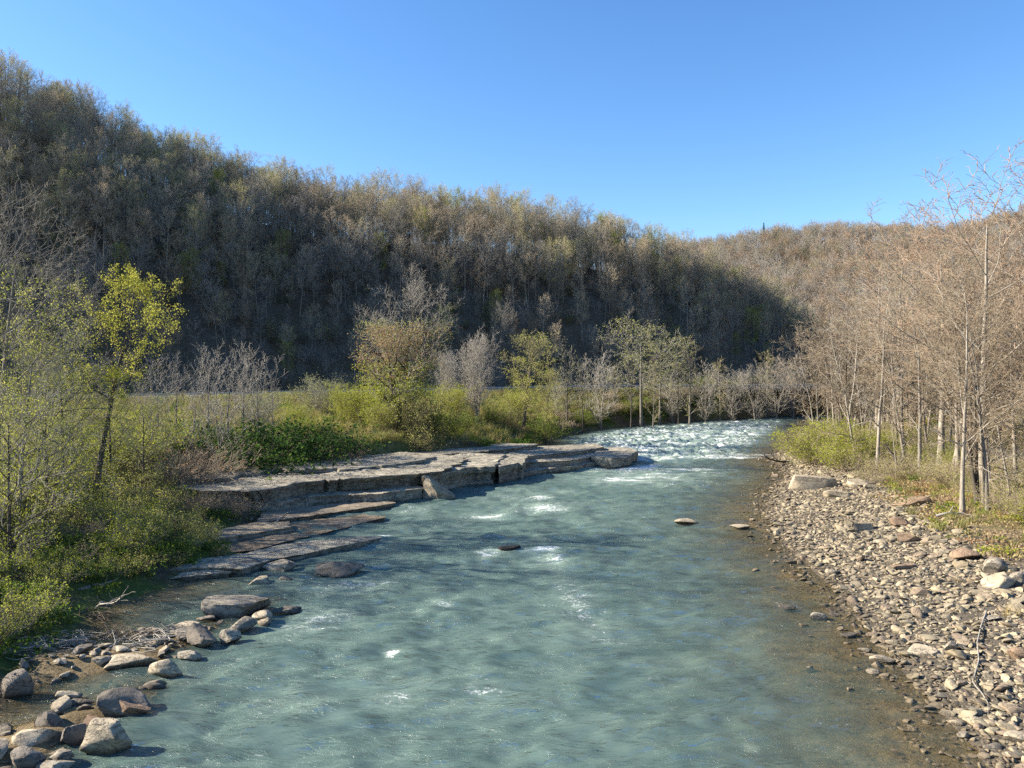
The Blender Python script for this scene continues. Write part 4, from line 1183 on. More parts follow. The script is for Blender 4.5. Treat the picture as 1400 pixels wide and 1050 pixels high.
# ------------------------------------------------------------------ plants that stand by themselves
def plant_px(pl, modelH, px, d, ytop, name, label, cat, group=None, rz=None, wide=1.0):
    x_, z_ = XD(px, d), gz1(XD(px, d), d)
    s = max(.1, (ZD(ytop, d) - z_) / pl.H)
    return pl.place((x_, d, z_ - .08), rz if rz is not None else (px * 1.7 + d) % 6.28, (s * wide, s * wide, s), name, label, cat, group)

# --- the yellow-leaved tree on the near bank
pl = tree('yellow_tree', 61, 'bark_dark', 'twig_brown', ['leaf_yellow'], H=14.5, r=.25, c0=.46, spread=4.3, n=(12, 6, 6), ang=(1.0, .5), lean=(2.7, .6), bend=.6, twig=.010, wig=.16,
          leaves=[(7200, .15, .17, (.40, 1.3))], trop=.12)
plant_px(pl, 14.5, 128, 47, 362, 'yellow_leaved_tree', "slim leaning tree with bright yellow-green new leaves on the near bank", 'tree', rz=0)
# --- big bare-twigged trees at the near edge of the bank
TW = [tree('edge_tree', 70, 'bark_grey', 'twig_grey', ['leaf_lime'], H=17, r=.28, c0=.22, spread=8.0, n=(15, 7, 6, 3), ang=(1.15, .6), twig=.010, wig=.15, trop=.10, leaves=[(5000, .12, .14, (.0, .85))], lean=(1.5, 0)),
      tree('edge_tree', 71, 'bark_grey', 'twig_grey', ['leaf_olive'], H=12, r=.20, c0=.15, spread=6.0, n=(15, 7, 6, 3), ang=(1.1, .6), twig=.009, wig=.16, trop=.10, leaves=[(5500, .12, .13, (.0, .95))], lean=(1, 0)),
      tree('edge_tree', 72, 'bark_dark', 'twig_grey', ['leaf_lime', 'leaf_yellow'], H=8, r=.12, c0=.12, spread=4.2, n=(18, 8, 7, 2), ang=(1.1, .55), twig=.008, wig=.17, trop=.12, leaves=[(2600, .11, .12, (.0, 1.2)), (900, .11, .1, (.0, 1.2))])]
for k, px, d, yt, lab in [(0, -75, 41, 120, "tall grey twiggy tree reaching in from the edge over the brush"), (1, -10, 46, 235, "spreading grey tree with small olive leaves in front of the dark hill"),
                         (1, 45, 52, 330, "smaller spreading grey tree between the edge trees and the yellow tree"), (1, 20, 38, 400, "low wide olive-leaved tree in the brush at the edge"), (2, 85, 45, 425, "small bushy tree with yellow tips just beside the yellow tree's trunk"),
                         (2, 62, 40, 470, "bushy small tree with lime leaves in front of the smaller grey tree"), (2, 10, 34, 500, "bushy leafy small tree low at the edge of the view"),
                         (2, 150, 52, 470, "bushy bright small tree right behind the yellow tree's trunk"), (2, 195, 50, 530, "low bright-leaved small tree between the yellow tree and the grey thicket")]:
    plant_px(TW[k], (17, 12, 8)[k], px, d, yt, 'bank_tree', lab, 'tree', 'twiggy trees on the near bank', rz=(px * .37) % 6.28 if k == 2 else .3 * (px % 3))
# --- grey leafless thicket by the road
TH = [tree('thicket_tree', 80 + i, 'bark_grey', 'twig_pale', H=7, r=.10, c0=.18, spread=3.4, n=(13, 7, 5), ang=(.8, .45), twig=.013, wig=.12, trop=.20, bend=.5) for i in range(3)]
for i, (px, d, yt, lab) in enumerate([(215, 66, 485, "nearest to the yellow tree"), (240, 70, 478, "second from the yellow tree"), (262, 64, 500, "short one in the front of the row"), (285, 70, 466, "tall one in the middle of the row"), (308, 66, 470, "spreading one beside the tall middle one"),
                                      (332, 70, 464, "tall one toward the road gap"), (352, 67, 478, "spreading one closest to the dark green bush"), (372, 72, 505, "last low one by the road gap"), (300, 60, 515, "low one behind the dark green bush"), (195, 62, 520, "low one half hidden by yellow leaves")]):
    plant_px(TH[i % 3], 7, px, d, yt, 'thicket_tree', f"pale grey leafless small tree of the thicket, {lab}", 'tree', 'grey leafless thicket by the road')
# --- bushes of the near bank
SH = [shrub('bank_shrub', 100, 'twig_grey', ['leaf_lime'], H=2.6, Wd=3.4, stems=26, n=(7, 5), twig=.006, r=.02, leaves=[(1600, .14, .12)], arch=-.09),
      shrub('bank_shrub', 101, 'twig_brown', ['leaf_olive'], H=2.4, Wd=3.6, stems=30, n=(7, 5), twig=.006, r=.018, leaves=[(1100, .13, .12)], arch=-.13),
      shrub('bank_shrub', 102, 'twig_tan', ['leaf_tan'], H=2.0, Wd=3.2, stems=34, n=(6, 5), twig=.006, r=.016, leaves=[(350, .09, .08)], arch=-.14),
      shrub('bank_shrub', 103, 'twig_brown', ['leaf_green', 'leaf_lime'], H=1.8, Wd=3.0, stems=26, n=(7, 5), twig=.006, r=.016, leaves=[(1600, .15, .14), (800, .14, .14)], arch=-.10),
      shrub('bank_shrub', 104, 'twig_grey', ['leaf_yellow'], H=2.8, Wd=3.0, stems=24, n=(7, 5), twig=.006, r=.02, leaves=[(1400, .14, .12)], arch=-.06)]
SW = ['lime-leaved grey', 'olive-leaved brown', 'dry tan', 'dense green', 'yellow-leaved']
rng = np.random.default_rng(321)
spots = []
for _ in range(6000):
    yy = rng.uniform(23, 64)
    xx = rng.uniform(-.74 * yy - 2, 2)
    spots.append((xx, yy))
spots = np.array(spots)
dl = seg_dist(spots[:, 0], spots[:, 1], LEFT_SHORE)
ok = ~in_poly(spots[:, 0], spots[:, 1], RIVER) & (dl > 1.5) & (dl < 19) & ~in_poly(spots[:, 0], spots[:, 1], LEDGE_POLY)
pxs = 700 + spots[:, 0] / spots[:, 1] * FPX
ok &= (pxs < 300 - sstep(40, 30, spots[:, 1]) * 60) & ~((spots[:, 1] > 46) & (pxs > 222))
spots = spots[ok]
got = []
for s_ in spots:
    r2_ = .9 if seg_dist(s_[:1], s_[1:], LEFT_SHORE)[0] < 4 else 2.2
    if all((s_[0] - g[0]) ** 2 + (s_[1] - g[1]) ** 2 > r2_ for g in got): got.append(s_)
    if len(got) >= 190: break
got = np.array(got)
gl_ = seg_dist(got[:, 0], got[:, 1], LEFT_SHORE)
gzv = height(got[:, 0], got[:, 1])
lm = [(50, "at the view's edge"), (110, "before the edge trees"), (165, "round the yellow tree"), (215, "before the thicket"), (265, "near the ledge"), (2000, "touching the ledge")]
for i, (a, b) in enumerate(got):
    inland = gl_[i]
    w = np.array([.2, .22, .2, .3, .08]) if inland < 4 else np.array([.3, .22, .14, .12, .22])
    k = rng.choice(5, p=w / w.sum())
    s = (rng.uniform(.35, .55) if inland < 3.5 else rng.uniform(.5, .75) if inland < 8 else rng.uniform(.7, 1.1))
    px = 700 + a / b * FPX
    lab = f"{'small' if s < .5 else 'wide' if s < .72 else 'tall'} {SW[k]} shrub {'low' if inland < 3.5 else 'midway' if inland < 9 else 'high'} on the bank {next(t_ for q_, t_ in lm if px < q_)}, {'nearest the pool' if b < 30 else 'above the pool' if b < 36 else 'behind the low ledge' if b < 43 else 'by the wet shelf' if b < 50 else 'by the long ledge'}"
    SH[k].place((a, b, gzv[i] - .1), rng.uniform(0, 6.28), float(s), 'bank_shrub', lab, 'shrub', 'shrubs on the brushy near bank')

# --- plants between the ledge, the meadow and the road
DG = shrub('vine_bush', 120, 'twig_brown', ['leaf_deep', 'leaf_green'], H=3.6, Wd=5.0, stems=40, n=(8, 5), twig=.006, r=.02, leaves=[(5200, .20, .16), (2400, .20, .16)], arch=-.16, base=.35)
for px, d, yt, lab in [(345, 66, 570, "big dense dark green bush draped with leaves above the ledge"), (395, 69, 573, "second dense dark green bush beside the big one, nearer the meadow"), (318, 64, 590, "smaller dark green bush at the thicket side of the big one"), (428, 71, 592, "smallest dark green bush at the river side of the meadow")]:
    plant_px(DG, 3.6, px, d, yt, 'green_bush', lab, 'bush', 'dark green bushes behind the ledge', wide=1.25)
DB = shrub('dry_bush', 121, 'twig_tan', ['leaf_rust'], H=2.4, Wd=3.6, stems=46, n=(7, 5), twig=.008, r=.014, leaves=[(260, .1, .1)], arch=-.12)
for px, d, yt, lab in [(262, 60, 585, "dry brown bramble bush behind the near end of the ledge"), (300, 62, 600, "dry brown bramble between the first bramble and the green bush"), (450, 68, 606, "dry grey bramble at the meadow edge of the ledge"), (235, 55, 600, "dry brown bramble just above the brushy bank"),
                       (480, 70, 608, "low dry bramble by the yellow grass behind the ledge"), (272, 49, 662, "dry twiggy bush at the dark end of the ledge face"), (318, 51, 672, "thin dry twigs standing against the ledge face")]:
    plant_px(DB, 2.4, px, d, yt, 'bramble', lab, 'bush', 'dry brambles by the ledge', wide=1.1)
# the tall multi-coloured tree
BT = tree('great_tree', 130, 'bark_dark', 'twig_pale', ['leaf_lime', 'leaf_rust', 'leaf_olive'], H=18, r=.42, c0=.2, spread=6.6, n=(20, 9, 7, 3), ang=(1.0, .45), twig=.012, wig=.14, trop=.13, fork=2, bend=.8,
          leaves=[(11000, .20, .3, (.0, .55)), (6000, .18, .25, (.42, .85)), (7000, .17, .25, (.15, .9))])
plant_px(BT, 18, 543, 82, 374, 'tall_tree', "tallest tree behind the ledge, bare grey top over rusty and green leaves", 'tree', rz=2.0, wide=1.2)
LS = [shrub('willow', 131, 'twig_tan', ['leaf_lime'], H=5, Wd=5, stems=30, n=(8, 5), twig=.008, r=.03, leaves=[(6500, .15, .16)], arch=-.05),
      shrub('willow', 132, 'twig_grey', ['leaf_pale'], H=5, Wd=5, stems=34, n=(8, 5), twig=.009, r=.025, leaves=[(4200, .13, .15)], arch=-.04),
      shrub('willow', 133, 'twig_brown', ['leaf_green', 'leaf_lime'], H=4, Wd=4.6, stems=30, n=(8, 5), twig=.008, r=.025, leaves=[(2600, .17, .16), (1200, .17, .16)], arch=-.1),
      shrub('willow', 134, 'twig_brown', ['leaf_olive'], H=4, Wd=4.4, stems=30, n=(8, 5), twig=.008, r=.025, leaves=[(1700, .15, .14)], arch=-.09)]
LH = [5, 5, 4, 4]
for k, px, d, yt, lab in [(1, 440, 92, 510, "pale silvery-green rounded shrub by the road gap"), (0, 478, 86, 520, "bright yellow-green shrub beside the pale rounded shrub"), (0, 500, 84, 527, "yellow-green shrub leaning from the tall tree's foot"),
                          (0, 520, 80, 545, "low yellow-green shrub in front of the tall tree"), (3, 560, 81, 530, "olive shrub under the tall tree's crown"), (2, 590, 83, 545, "green shrub beside the tall tree's trunk"), (0, 622, 96, 520, "lime shrub behind the green ones, before the round bare tree"),
                          (2, 612, 86, 562, "dark green shrub over the still inlet"), (2, 640, 90, 560, "leafy green shrub at the inner corner of the inlet"), (3, 575, 78, 575, "low olive shrub at the edge of the ledge top"), (3, 535, 77, 585, "small olive shrub above the sunlit ledge"),
                          (0, 505, 76, 590, "small yellow shrub in the grass above the ledge"), (2, 672, 98, 548, "dark shrub under the round bare tree"), (3, 695, 100, 552, "olive tangle between the round bare tree and the amber tree"), (2, 745, 106, 565, "green shrub at the amber tree's foot"),
                          (0, 700, 112, 527, "lime shrub behind the amber tree by the road"), (3, 655, 95, 572, "low tangle of brush over the inlet"), (1, 350, 80, 530, "pale grey-green shrub beside the thicket"), (0, 400, 76, 550, "yellow-green bush behind the dark green bushes"), (0, 425, 74, 565, "low yellow bush at the meadow's near corner")]:
    plant_px(LS[k], LH[k], px, d, yt, 'shrub', lab, 'shrub', 'shrubs between the ledge and the road')
RB = tree('round_tree', 140, 'bark_pale', 'twig_pale', H=13, r=.16, c0=.22, spread=4.8, n=(18, 8, 7, 3), ang=(.75, .4), twig=.012, trop=.18, wig=.1, fork=3)
plant_px(RB, 13, 652, 95, 450, 'bare_tree', "round-crowned pale leafless tree beside the still inlet", 'tree', 'trees by the far bend')
plant_px(RB, 13, 612, 104, 475, 'bare_tree', "smaller pale leafless tree between the tall tree and the round bare tree", 'tree', 'trees by the far bend')
AT = tree('amber_tree', 141, 'bark_dark', 'twig_tan', ['leaf_olive', 'leaf_yellow'], H=14, r=.24, c0=.25, spread=4.6, n=(16, 8, 6, 2), ang=(1.0, .5), twig=.012, lean=(1.2, 0), bend=.7, leaves=[(4200, .16, .2, (.1, 1.2)), (1800, .15, .18, (.2, .9))])
plant_px(AT, 14, 715, 102, 450, 'budding_tree', "amber-budded tree with a dark leaning trunk by the inlet", 'tree', 'trees by the far bend', rz=0, wide=1.4)
plant_px(AT, 14, 745, 108, 500, 'budding_tree', "low amber-budded tree leaning over the far bank beside the dark trunk", 'tree', 'trees by the far bend', rz=.4)
# slim trees along the far bank
SL = [tree('slim_tree', 150, 'bark_dark', 'twig_grey', ['leaf_olive'], leaves=[(350, .15, .15, (.2, 1.2))], H=13, r=.13, c0=.25, spread=3.4, bend=1.0, n=(14, 6, 5), twig=.016, trop=.2, ang=(.8, .4)),
      tree('slim_tree', 151, 'bark_grey', 'twig_pale', ['leaf_olive'], H=14, r=.15, c0=.4, spread=4.4, n=(18, 7, 6), twig=.016, ang=(1.2, .5), trop=.06, leaves=[(2200, .16, .17, (.3, 1.2))]),
      tree('slim_tree', 152, 'bark_pale', 'twig_pale', ['leaf_pale'], leaves=[(420, .13, .15, (.05, 1.2))], H=9, r=.09, c0=.06, spread=3.8, bend=.9, n=(14, 7, 5), twig=.016, trop=.2, ang=(.8, .4), fork=2),
      tree('slim_tree', 153, 'bark_grey', 'twig_tan', ['leaf_olive'], leaves=[(800, .14, .15, (.05, 1.2))], H=12, r=.11, c0=.12, spread=2.8, bend=.9, n=(18, 6, 5), twig=.016, trop=.18, ang=(.8, .4))]
SLH = [13, 14, 9, 12]
for k, px, d, yt, lab in [(0, 776, 120, 470, "dark thin leafless tree leading the row of slim trees"), (0, 797, 122, 492, "dark leaning leafless tree second in the row"), (2, 760, 125, 512, "low pale leafless tree behind the dark leaders of the row"), (2, 822, 130, 478, "fan-shaped pale leafless tree before the tall olive one"),
                          (0, 863, 132, 465, "dark straight pole-like tree at the side of the tall olive one"), (1, 877, 136, 424, "tallest olive-budded tree of the row by the rapids"), (1, 902, 140, 450, "olive-budded tree leaning from the tallest one"), (3, 893, 133, 490, "thin tan tree in front of the tallest olive one"),
                          (3, 943, 141, 458, "narrow upright tan tree in the middle of the row"), (2, 920, 145, 505, "low pale tree between the olive and the narrow upright one"), (2, 965, 146, 492, "low pale leafless tree beyond the narrow upright one"), (3, 985, 150, 488, "slender tan tree by the road above the rapids"),
                          (2, 1000, 150, 500, "small pale tree near the far end of the row"), (2, 1033, 152, 492, "pale white-twigged tree standing against the shaded hill"), (2, 1062, 156, 490, "pale tree at the bend close to the sunlit woods"), (2, 1085, 160, 480, "last pale tree of the row at the bend"), (3, 1048, 158, 478, "thin tan tree behind the white-twigged one"),
                          (3, 840, 140, 500, "thin tan tree behind the dark pole-like tree"), (2, 880, 150, 510, "low pale bush-like tree at the road behind the olive one"), (2, 1015, 160, 505, "small grey tree across the road from the rapids"), (0, 928, 138, 488, "thin dark tree close to the narrow upright one")]:
    plant_px(SL[k], SLH[k], px, d, yt, 'slim_tree', lab, 'tree', 'slim trees along the far bank', wide=(1.2, 1.55, 1.35, 1.25)[k])
# hedge of brush along the far bank
rng = np.random.default_rng(55)
HD = [("olive", LS[3], 4), ("green", LS[2], 4), ("dry grey", DB, 2.4), ("yellow-green", LS[0], 5)]
fb = [(760, 114), (800, 128), (850, 137), (905, 147), (960, 153), (1010, 159), (1060, 165), (1110, 174)]
for i, px in enumerate(np.arange(765, 1120, 11.5)):
    base = np.interp(px, [q[0] for q in fb], [q[1] for q in fb])
    for row in ((0, 1) if i % 3 == 0 else (0,)):
        d = base + 2.0 + row * 5 + rng.uniform(-1, 1.5)
        k = rng.choice(4, p=[.34, .26, .28, .12])
        nm, pl, mh = HD[k]
        h_ = rng.uniform(1.5, 2.7) - .6 * row
        x_ = XD(px + rng.uniform(-4, 4), d)
        s = h_ / mh
        over = "by the dark slim trees" if px < 815 else "by the tallest slim tree" if px < 915 else "by the narrow slim tree" if px < 985 else "by the white-twigged tree" if px < 1050 else "at the river bend"
        pl.place((x_, d, gz1(x_, d) - .1), rng.uniform(0, 6.28), (s * 1.35, s * 1.35, s), 'far_bank_shrub', f"{'low' if h_ < 2.2 else 'full'} {nm} shrub {'at the water' if row == 0 else 'on top'} of the far bank {over}", 'shrub', 'brush along the far bank')

# --- the woods above the gravel bar
RF = [tree('woods_tree', 160, 'bark_pale', 'twig_tan', H=17, r=.19, c0=.22, spread=5.6, n=(13, 6, 6, 2), ang=(1.0, .5), twig=.016, trop=.12, bend=1.5, wig=.15),
      tree('woods_tree', 161, 'bark_grey', 'twig_tan', ['leaf_tan'], H=16, r=.17, c0=.25, spread=5.0, n=(12, 6, 6, 2), twig=.015, trop=.12, bend=1.5, wig=.15, leaves=[(500, .09, .12, (.2, 1.2))]),
      tree('woods_tree', 162, 'bark_pale', 'twig_red', ['leaf_rust'], H=18, r=.22, c0=.3, spread=6.4, n=(14, 6, 6, 2), ang=(.95, .5), twig=.015, trop=.14, wig=.13, bend=.8, leaves=[(700, .09, .12, (.3, 1.2))]),
      tree('woods_tree', 163, 'bark_dark', 'twig_brown', H=15, r=.16, c0=.25, spread=4.6, n=(12, 6, 6, 2), twig=.015, trop=.15, fork=2, bend=1.5, wig=.14),
      tree('woods_tree', 164, 'bark_pale', 'twig_pale', ['leaf_olive'], H=17, r=.18, c0=.25, spread=5.6, n=(13, 6, 6, 2), twig=.015, trop=.08, wig=.15, bend=1.5, leaves=[(600, .09, .12, (.2, 1.2))]),
      tree('woods_sapling', 165, 'bark_pale', 'twig_tan', H=8, r=.06, c0=.15, spread=2.6, n=(11, 6, 4), twig=.010, trop=.12, wig=.15, bend=.8),
      tree('woods_tree', 166, 'bark_pale', 'twig_tan', H=16, r=.15, c0=.15, spread=6.2, n=(16, 7, 6, 2), ang=(1.3, .6), twig=.013, trop=.03, wig=.17, lean=(-3.0, 0), bend=1.1)]
RFH = [17, 16, 18, 15, 17, 8, 16]
RW = ['pale-barked', 'tan budding', 'red-budded', 'forked dark', 'olive-budded', 'thin young', 'leaning tan-twigged']
TOPS = [(1060, 470), (1090, 420), (1120, 395), (1160, 345), (1200, 315), (1235, 300), (1280, 305), (1330, 270), (1400, 262), (1600, 240)]
rng = np.random.default_rng(808)
cand = []
for _ in range(9000):
    yy = rng.uniform(42, 185)
    xx = rng.uniform(24, yy * .70 + 6)
    cand.append((xx, yy))
cand = np.array(cand)
dr = seg_dist(cand[:, 0], cand[:, 1], RIGHT_SHORE)
ok = ~in_poly(cand[:, 0], cand[:, 1], RIVER) & (dr < seg_dist(cand[:, 0], cand[:, 1], LEFT_SHORE)) & (dr > np.where(cand[:, 1] < 62, 12.5, np.where(cand[:, 1] < 90, 7, 4)))
cand = cand[ok]
got = []
for s_ in cand:
    if all((s_[0] - g[0]) ** 2 + (s_[1] - g[1]) ** 2 > 3.8 for g in got): got.append(s_)
    if len(got) >= 230: break
got = np.array(got)
gzv = height(got[:, 0], got[:, 1])
for i, (a, b) in enumerate(got):
    px = 700 + a / b * FPX
    k = rng.choice(7, p=[.17, .16, .13, .13, .11, .22, .08])
    top = ip(px, TOPS)
    hmax = ZD(top, b) - gzv[i]
    h_ = min(hmax, 20) * rng.uniform(.72, 1.0)
    if k == 5: h_ = rng.uniform(5, 9)
    if b < 56 and px > 1240: h_ = min(h_, 15)
    if h_ < 3: continue
    mk = "by the bend" if px < 1125 else "behind the willow shrubs" if px < 1190 else "above the largest tilted slab" if px < 1250 else "behind the white trunk" if px < 1340 else "above the propped grey wedge"
    dp_ = "at the front of the woods" if b < 62 else "in the middle of the woods" if b < 88 else "deep in the woods" if b < 125 else "at the far end of the woods"
    hz = 'short ' if h_ < 9 else 'tall ' if h_ > 15 else ''
    RF[k].place((a, b, gzv[i] - .15), rng.uniform(0, 6.28) if k != 6 else rng.uniform(-.8, .8), float(h_ / RF[k].H), 'woods_sapling' if k == 5 else 'woods_tree', f"{hz}{RW[k]} tree {dp_} {mk}", 'tree', 'trees of the sunlit woods above the gravel bar', (rng.normal(0, .09), rng.normal(-.03, .09)))
for k, px, d, yt, rz, wide, lab in [(0, 1318, 47, 330, .3, .9, "white-barked trunk standing foremost at the edge of the gravel bar"), (3, 1338, 49, 360, 1.0, .9, "slim twin trunk right behind the foremost white trunk"), (2, 1345, 54, 205, .9, 1.45, "tallest red-twigged tree rising above the woods skyline"),
                                    (2, 1425, 56, 200, 3.9, 1.4, "tall red-twigged tree cut by the edge, beside the tallest one"), (6, 1172, 72, 405, .0, 1.0, "long-limbed bare tree leaning out over the water"), (2, 1230, 88, 272, 2.0, 1.4, "pale bare tree with a round crown showing above the woods skyline"),
                                    (2, 1288, 66, 268, 5.0, 1.3, "red-twigged tree with an open crown between the round-crowned and the tallest tree"), (2, 1200, 96, 300, 1.2, 1.3, "open-crowned tree topping the woods at their highest far point"), (6, 1385, 48, 440, -.2, 1.1, "dark arching tree leaning over the bar by the edge"), (6, 1120, 80, 440, .2, 1.0, "grey broken-looking tree leaning toward the rapids")]:
    plant_px(RF[k], RFH[k], px, d, yt, 'woods_tree', lab, 'tree', 'trees of the sunlit woods above the gravel bar', rz=rz, wide=wide)
# undergrowth shrubs of the woods
WS = [shrub('woods_shrub', 170, 'twig_tan', ['leaf_lime'], H=3, Wd=4.2, stems=40, n=(8, 5), twig=.006, r=.014, leaves=[(5200, .12, .13)], arch=-.07),
      shrub('woods_shrub', 171, 'twig_tan', ['leaf_olive'], H=2, Wd=3, stems=34, n=(7, 5), twig=.006, r=.012, leaves=[(800, .09, .10)], arch=-.1),
      shrub('woods_shrub', 172, 'twig_pale', ['leaf_tan'], H=1.8, Wd=3, stems=34, n=(7, 5), twig=.007, r=.012, leaves=[(300, .1, .1)], arch=-.12),
      shrub('woods_shrub', 173, 'twig_tan', ['leaf_green', 'leaf_lime'], H=2, Wd=2.6, stems=24, n=(7, 5), twig=.006, r=.012, leaves=[(700, .10, .12), (500, .1, .12)], arch=-.08)]
for px, d, yt, lab in [(1112, 79, 585, "bright yellow-green willow shrub at the water by the bar tip"), (1135, 76, 565, "largest bright yellow-green willow shrub above the bar tip"), (1160, 72, 590, "bright willow shrub just behind the largest tilted slab"), (1100, 84, 600, "smallest bright willow shrub nearest the rapids"),
                       (1150, 82, 575, "bright willow shrub behind the largest one"), (1180, 76, 585, "yellow-green willow at the foot of the sunlit woods"), (1130, 90, 570, "bright willow shrub farthest toward the rapids")]:
    plant_px(WS[0], 3, px, d, yt, 'willow_shrub', lab, 'shrub', 'bright willow shrubs at the bar tip')
got2 = []
for s_ in cand[::-1]:
    if s_[1] < 92 and all((s_[0] - g[0]) ** 2 + (s_[1] - g[1]) ** 2 > 4.0 for g in got2): got2.append(s_)
    if len(got2) >= 120: break
got2 = np.array(got2)
gzv = height(got2[:, 0], got2[:, 1])
for i, (a, b) in enumerate(got2):
    k = rng.choice(4, p=[.2, .35, .25, .2])
    px = 700 + a / b * FPX
    s = rng.uniform(.6, 1.2)
    mk = "behind the willow shrubs" if px < 1190 else "above the tilted slab" if px < 1250 else "around the foremost white trunk" if px < 1340 else "above the propped grey wedge"
    WS[k].place((a, b, gzv[i] - .1), rng.uniform(0, 6.28), float(s), 'woods_shrub', f"{'small' if s < .8 else 'wide' if s < 1.02 else 'large'} {['lime', 'olive', 'dry tan', 'green'][k]} shrub {'at the front' if b < 58 else 'in the middle' if b < 74 else 'at the back'} of the woods floor {mk}", 'shrub', 'shrubs under the sunlit woods')

# --- grasses and ground cover
def tuft_geo(seed, nb, H, W_, width, bend):
    rg = np.random.default_rng(seed)
    az = rg.uniform(0, 6.28, nb); r0 = rg.uniform(0, W_, nb); h = H * rg.uniform(.5, 1.1, nb); bd = bend * rg.uniform(.3, 1.2, nb)
    p0 = np.stack([np.cos(az * 3) * r0, np.sin(az * 3) * r0, np.full(nb, -.03)], 1)
    dirv = np.stack([np.cos(az), np.sin(az), 0 * az], 1)
    side = np.stack([-np.sin(az), np.cos(az), 0 * az], 1) * width
    V, F = [], []
    pr = []
    for q, wq in ((0, 1.), (.5, .8), (1., .1)):
        c = p0 + dirv * (bd * h * q * q)[:, None] + np.array([0, 0, 1.]) * (h * q * (1 - .25 * bd * q))[:, None]
        pr += [c - side * wq, c + side * wq]
    V = np.stack(pr, 1)
    b = np.arange(nb)[:, None] * 6
    F = np.concatenate([b + np.array([[0, 1, 3, 2]]), b + np.array([[2, 3, 5, 4]])])
    return V.reshape(-1, 3), [F]
def tuft(nm, seed, mat, nb=26, H=.4, W_=.25, width=.012, bend=.5):
    V, F = tuft_geo(seed, nb, H, W_, width, bend)
    return mesh_np(nm, V, F, [M[mat]], smooth=False)
def clump(nm, seed, mat, nl=120, R=.5, H=.4, size=.1):
    rg = np.random.default_rng(seed)
    p = rg.normal(0, 1, (nl, 3)) * np.array([R * .5, R * .5, 0]) + np.array([0, 0, 1.]) * (H * rg.uniform(.05, 1, nl) ** .8)[:, None]
    v, f = leaf_quads(rg, p, size, .03, .7, .6)
    return mesh_np(nm, v, [f], [M[mat]], smooth=False)
def spread(name, pts, s, kinds, meshes, label, tilt=.08):
    pts = np.asarray(pts)
    z0 = rng.normal(0, tilt, len(pts))
    scatter(name, np.stack([pts[:, 0], pts[:, 1], height(pts[:, 0], pts[:, 1]) if pts.shape[1] < 3 else pts[:, 2]], 1), np.stack([z0, z0[::-1], rng.uniform(0, 6.28, len(pts))], 1), np.repeat(np.asarray(s)[:, None], 3, 1), kinds,
            [source(f"{name}_{chr(97 + i)}", m) for i, m in enumerate(meshes)], label)
G = [tuft('grass_tuft', 1, 'grass'), tuft('grass_tuft', 2, 'grass', 34, .5, .3), tuft('meadow_tuft', 3, 'meadow', 34, .7, .35, .014), tuft('straw_tuft', 4, 'straw', 30, .8, .3, .013, .6), clump('leaf_clump', 5, 'leaf_green', 150, .7, .45, .11), clump('leaf_clump', 6, 'leaf_lime', 120, .6, .4, .10)]
rng = np.random.default_rng(66)
m_ = 30000
a, b = rng.uniform(-80, 75, m_), rng.uniform(22, 175, m_)
dl = seg_dist(a, b, LEFT_SHORE)
ok = ~in_poly(a, b, RIVER) & (dl < seg_dist(a, b, RIGHT_SHORE)) & (b < ip(a, ROAD_Y) - 4.5) & (dl > .5) & (np.abs(a) < b * .7 + 2) & ~in_poly(a, b, LEDGE_POLY)
a, b, dl = a[ok], b[ok], dl[ok]
nz = fbm(a * .25, b * .25, 71)
near = b < 56
kinds = np.where(near, rng.choice(6, len(a), p=[.2, .15, .05, .1, .3, .2]), np.where(dl < 4, rng.choice(6, len(a), p=[.3, .25, .1, .1, .15, .1]), rng.choice(6, len(a), p=[.06, .1, .5, .26, .03, .05])))
sc_ = np.where(near, rng.uniform(.7, 1.4, len(a)), rng.uniform(1.0, 1.9, len(a)))
spread('grass', np.stack([a, b], 1), sc_, kinds, G, "grass and low leafy weeds on the near bank and the roadside meadow")
m_ = 9000
a, b = rng.uniform(0, 95, m_), rng.uniform(112, 180, m_)
dl = seg_dist(a, b, LEFT_SHORE)
ok = ~in_poly(a, b, RIVER) & (dl < seg_dist(a, b, RIGHT_SHORE)) & (b < ip(a, ROAD_Y) - 4.2) & (dl > 2)
a, b = a[ok], b[ok]
spread('meadow_grass', np.stack([a, b], 1), rng.uniform(1.1, 1.9, len(a)), rng.choice(3, len(a), p=[.6, .25, .15]), [G[2], G[3], G[5]], "tall pale spring grass between the far bank and the road")
m_ = 5500
a, b = rng.uniform(20, 80, m_), rng.uniform(36, 125, m_)
dr = seg_dist(a, b, RIGHT_SHORE)
ok = ~in_poly(a, b, RIVER) & (dr < seg_dist(a, b, LEFT_SHORE)) & (dr > 8.5 - 4.5 * sstep(62, 90, b)) & (a < b * .70 + 3) & (fbm(a * .3, b * .3, 72) > .40)
a, b = a[ok], b[ok]
spread('woods_ground_cover', np.stack([a, b], 1), rng.uniform(.5, 1.2, len(a)), rng.choice(6, len(a), p=[.15, .1, .25, .25, .05, .2]), G, "thin grass and weeds on the floor of the sunlit woods")
